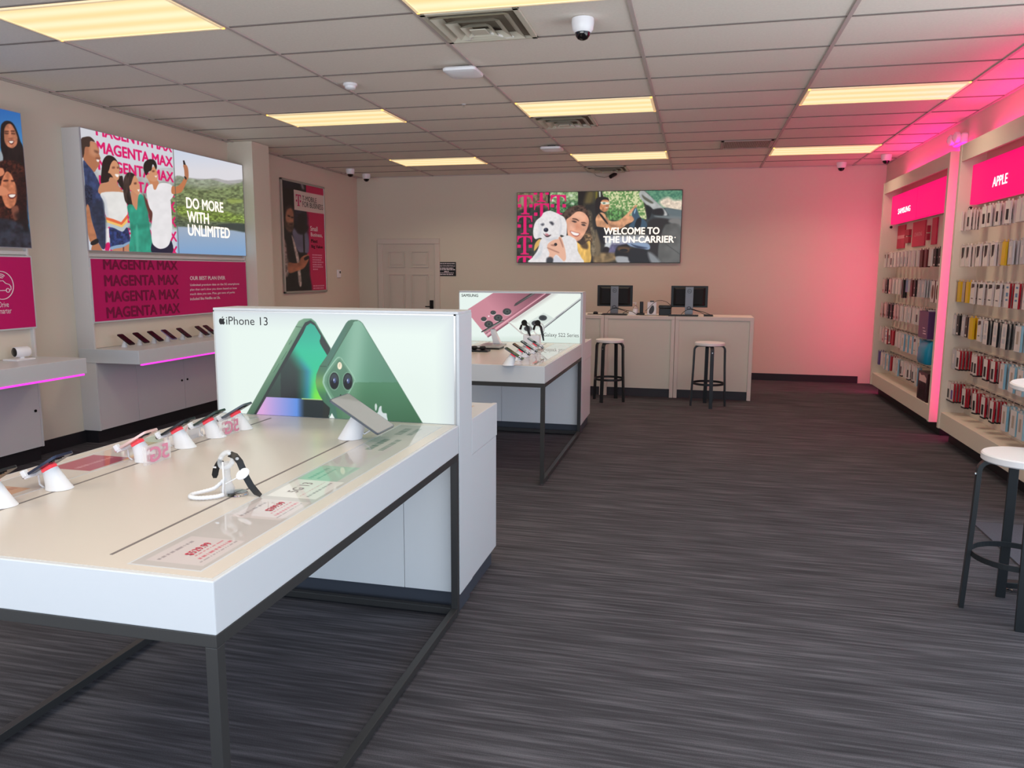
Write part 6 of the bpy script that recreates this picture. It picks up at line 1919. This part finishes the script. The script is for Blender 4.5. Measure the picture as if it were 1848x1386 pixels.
# banners, boxes on the back bay
banner = mat('rose_banner', rgb(196, 34, 74), .5)
BXB = BK - .012
pl = Plane('X-', BXB - .003)
for (xa, xb, ya, yb, body), lab in zip(((1613.5, 1633, 411, 449, 'POWER'), (1646.5, 1669, 404, 444, 'CHARGING'), (1681, 1690, 396, 441, '')),
                                       ('rose banner with a pale band, closest to the back wall under the split header', 'rose banner with pale lettering, middle of three under the split header', 'rose banner partly hidden by the bay side, third under the split header')):
    z0, z1 = 1.862, 2.142
    y1_ = on(xa, 430, 0, BXB)[1]; y0_ = on(xb, 425, 0, BXB)[1]
    y1_ = min(y1_, SY1 - .06); y0_ = max(y0_, SY0 + .06)
    t = root('hanging_banner', (BXB, (y0_ + y1_) / 2, z0), lab, 'banner', 'rose banners in the back bay')
    MB().box(BXB - .003, BXB + .011, y0_, y1_, z0, z1).build('sheet', banner, t)
    if body == 'POWER':
        MB().poly([pl.pt(-a, b_, .001) for a, b_ in ((y1_ - .02, 1.98), (y0_ + .0, 1.98), (y0_ + .0, 2.02), (y1_ - .02, 2.02))]).build('pale_band', mat('pale_rose', rgb(226, 140, 150), .5), t)
    elif body:
        lettering('lettering', body, pl, (-y1_ + .10, 1.975), (-y0_ - .10, 2.02), mat('pale_rose', (0, 0, 0)), t, .02, px=False)
for j, (xa, xb) in enumerate(((1634, 1645), (1671, 1679))):
    y1_ = on(xa, 420, 0, BXB)[1]; y0_ = on(xb, 420, 0, BXB)[1]
    for k in range(2):
        z = 2.06 - k * .085
        tag(MB().box(BXB - .02, BXB + .011, y0_ + .04, y1_ - .06, z - .06, z + .012).build('small_red_pack', mat('deep_rose', rgb(170, 24, 56), .5), origin=(BXB, (y0_ + y1_) / 2, z - .06)),
            ('upper' if k == 0 else 'lower') + ' small red pack between the rose banners, ' + ('by the pale banded one' if j == 0 else 'by the partly hidden one'), 'accessory pack', 'small red packs under the split header')

y, z = 8.45, .2855
t = root('headset_box', (2.29, y, z), 'big dark maroon headset carton on the ledge of the back bay', 'box')
MB().box(BX + .02, BX + .19, y - .14, y + .2, z, z + .285).build('carton', mat('maroon_carton', rgb(48, 18, 26), .3), t, bevel=.003)
MB().prism([(-.13, .19), (.12, .19), (.12, .27), (.05, .25), (-.05, .262), (-.13, .235)], lambda a, b_, d: (BX + .02 - d, y + .03 + a, z + b_), .0004, .0012).build('pale_print', PRO, t)
MB().prism([(-.12, .03), (.12, .03), (.12, .18), (.06, .22), (-.06, .22), (-.12, .17)], lambda a, b_, d: (BX + .02 - d, y + .03 + a, z + b_), .0004, .001).build('dark_picture', mat('maroon_dark', rgb(30, 10, 18), .25), t)
y = 8.62; z = .905
t = root('violet_carton', (2.3, y, z), 'tall violet carton with small white print hanging in the back bay', 'box')
MB().box(BX + .02, BX + .15, y - .17, y + .16, z, z + .272).build('carton', mat('violet_carton', rgb(82, 48, 96), .35), t, bevel=.003)
fine_print('fine_print', Plane('X-', BX + .02), [(-y + .02, -y + .12, z + .07, .01), (-y + .02, -y + .13, z + .045, .01), (-y, -y + .08, z + .1, .008)], M_WTXT, t, 4)
MB().box(BX + .06, BX + .12, y - .02, y + .02, z + .272, z + .282).build('hang_tab', M_WPL, t)
z = .645
t = root('teal_bag', (2.3, y, z), 'bright teal pouch hanging in the back bay below the violet carton', 'pouch')
b = MB()
n = 20
P = [((BX + .085) + .07 * math.copysign(abs(math.cos(a)) ** .5, math.cos(a)), y + .165 * math.copysign(abs(math.sin(a)) ** .35, math.sin(a))) for a in [2 * math.pi * k / n for k in range(n)]]
rings = [[(BX + .085 + (px_ - BX - .085) * s, y + (py_ - y) * s2, zz) for px_, py_ in P] for s, s2, zz in ((.8, .94, z), (1, 1, z + .03), (.95, .98, z + .15), (.45, .93, z + .225), (.2, .9, z + .235))]
b.add([p for R in rings for p in R], [(i * n + k, i * n + (k + 1) % n, (i + 1) * n + (k + 1) % n, (i + 1) * n + k) for i in range(4) for k in range(n)] + [tuple(reversed(range(n))), tuple(4 * n + k for k in range(n))])
b.build('pouch', mat('teal_fabric', rgb(16, 140, 176), .4), t, smooth=True)
MB().box(BX + .07, BX + .10, y - .02, y + .02, z + .235, z + .25).build('hang_tab', M_WPL, t)
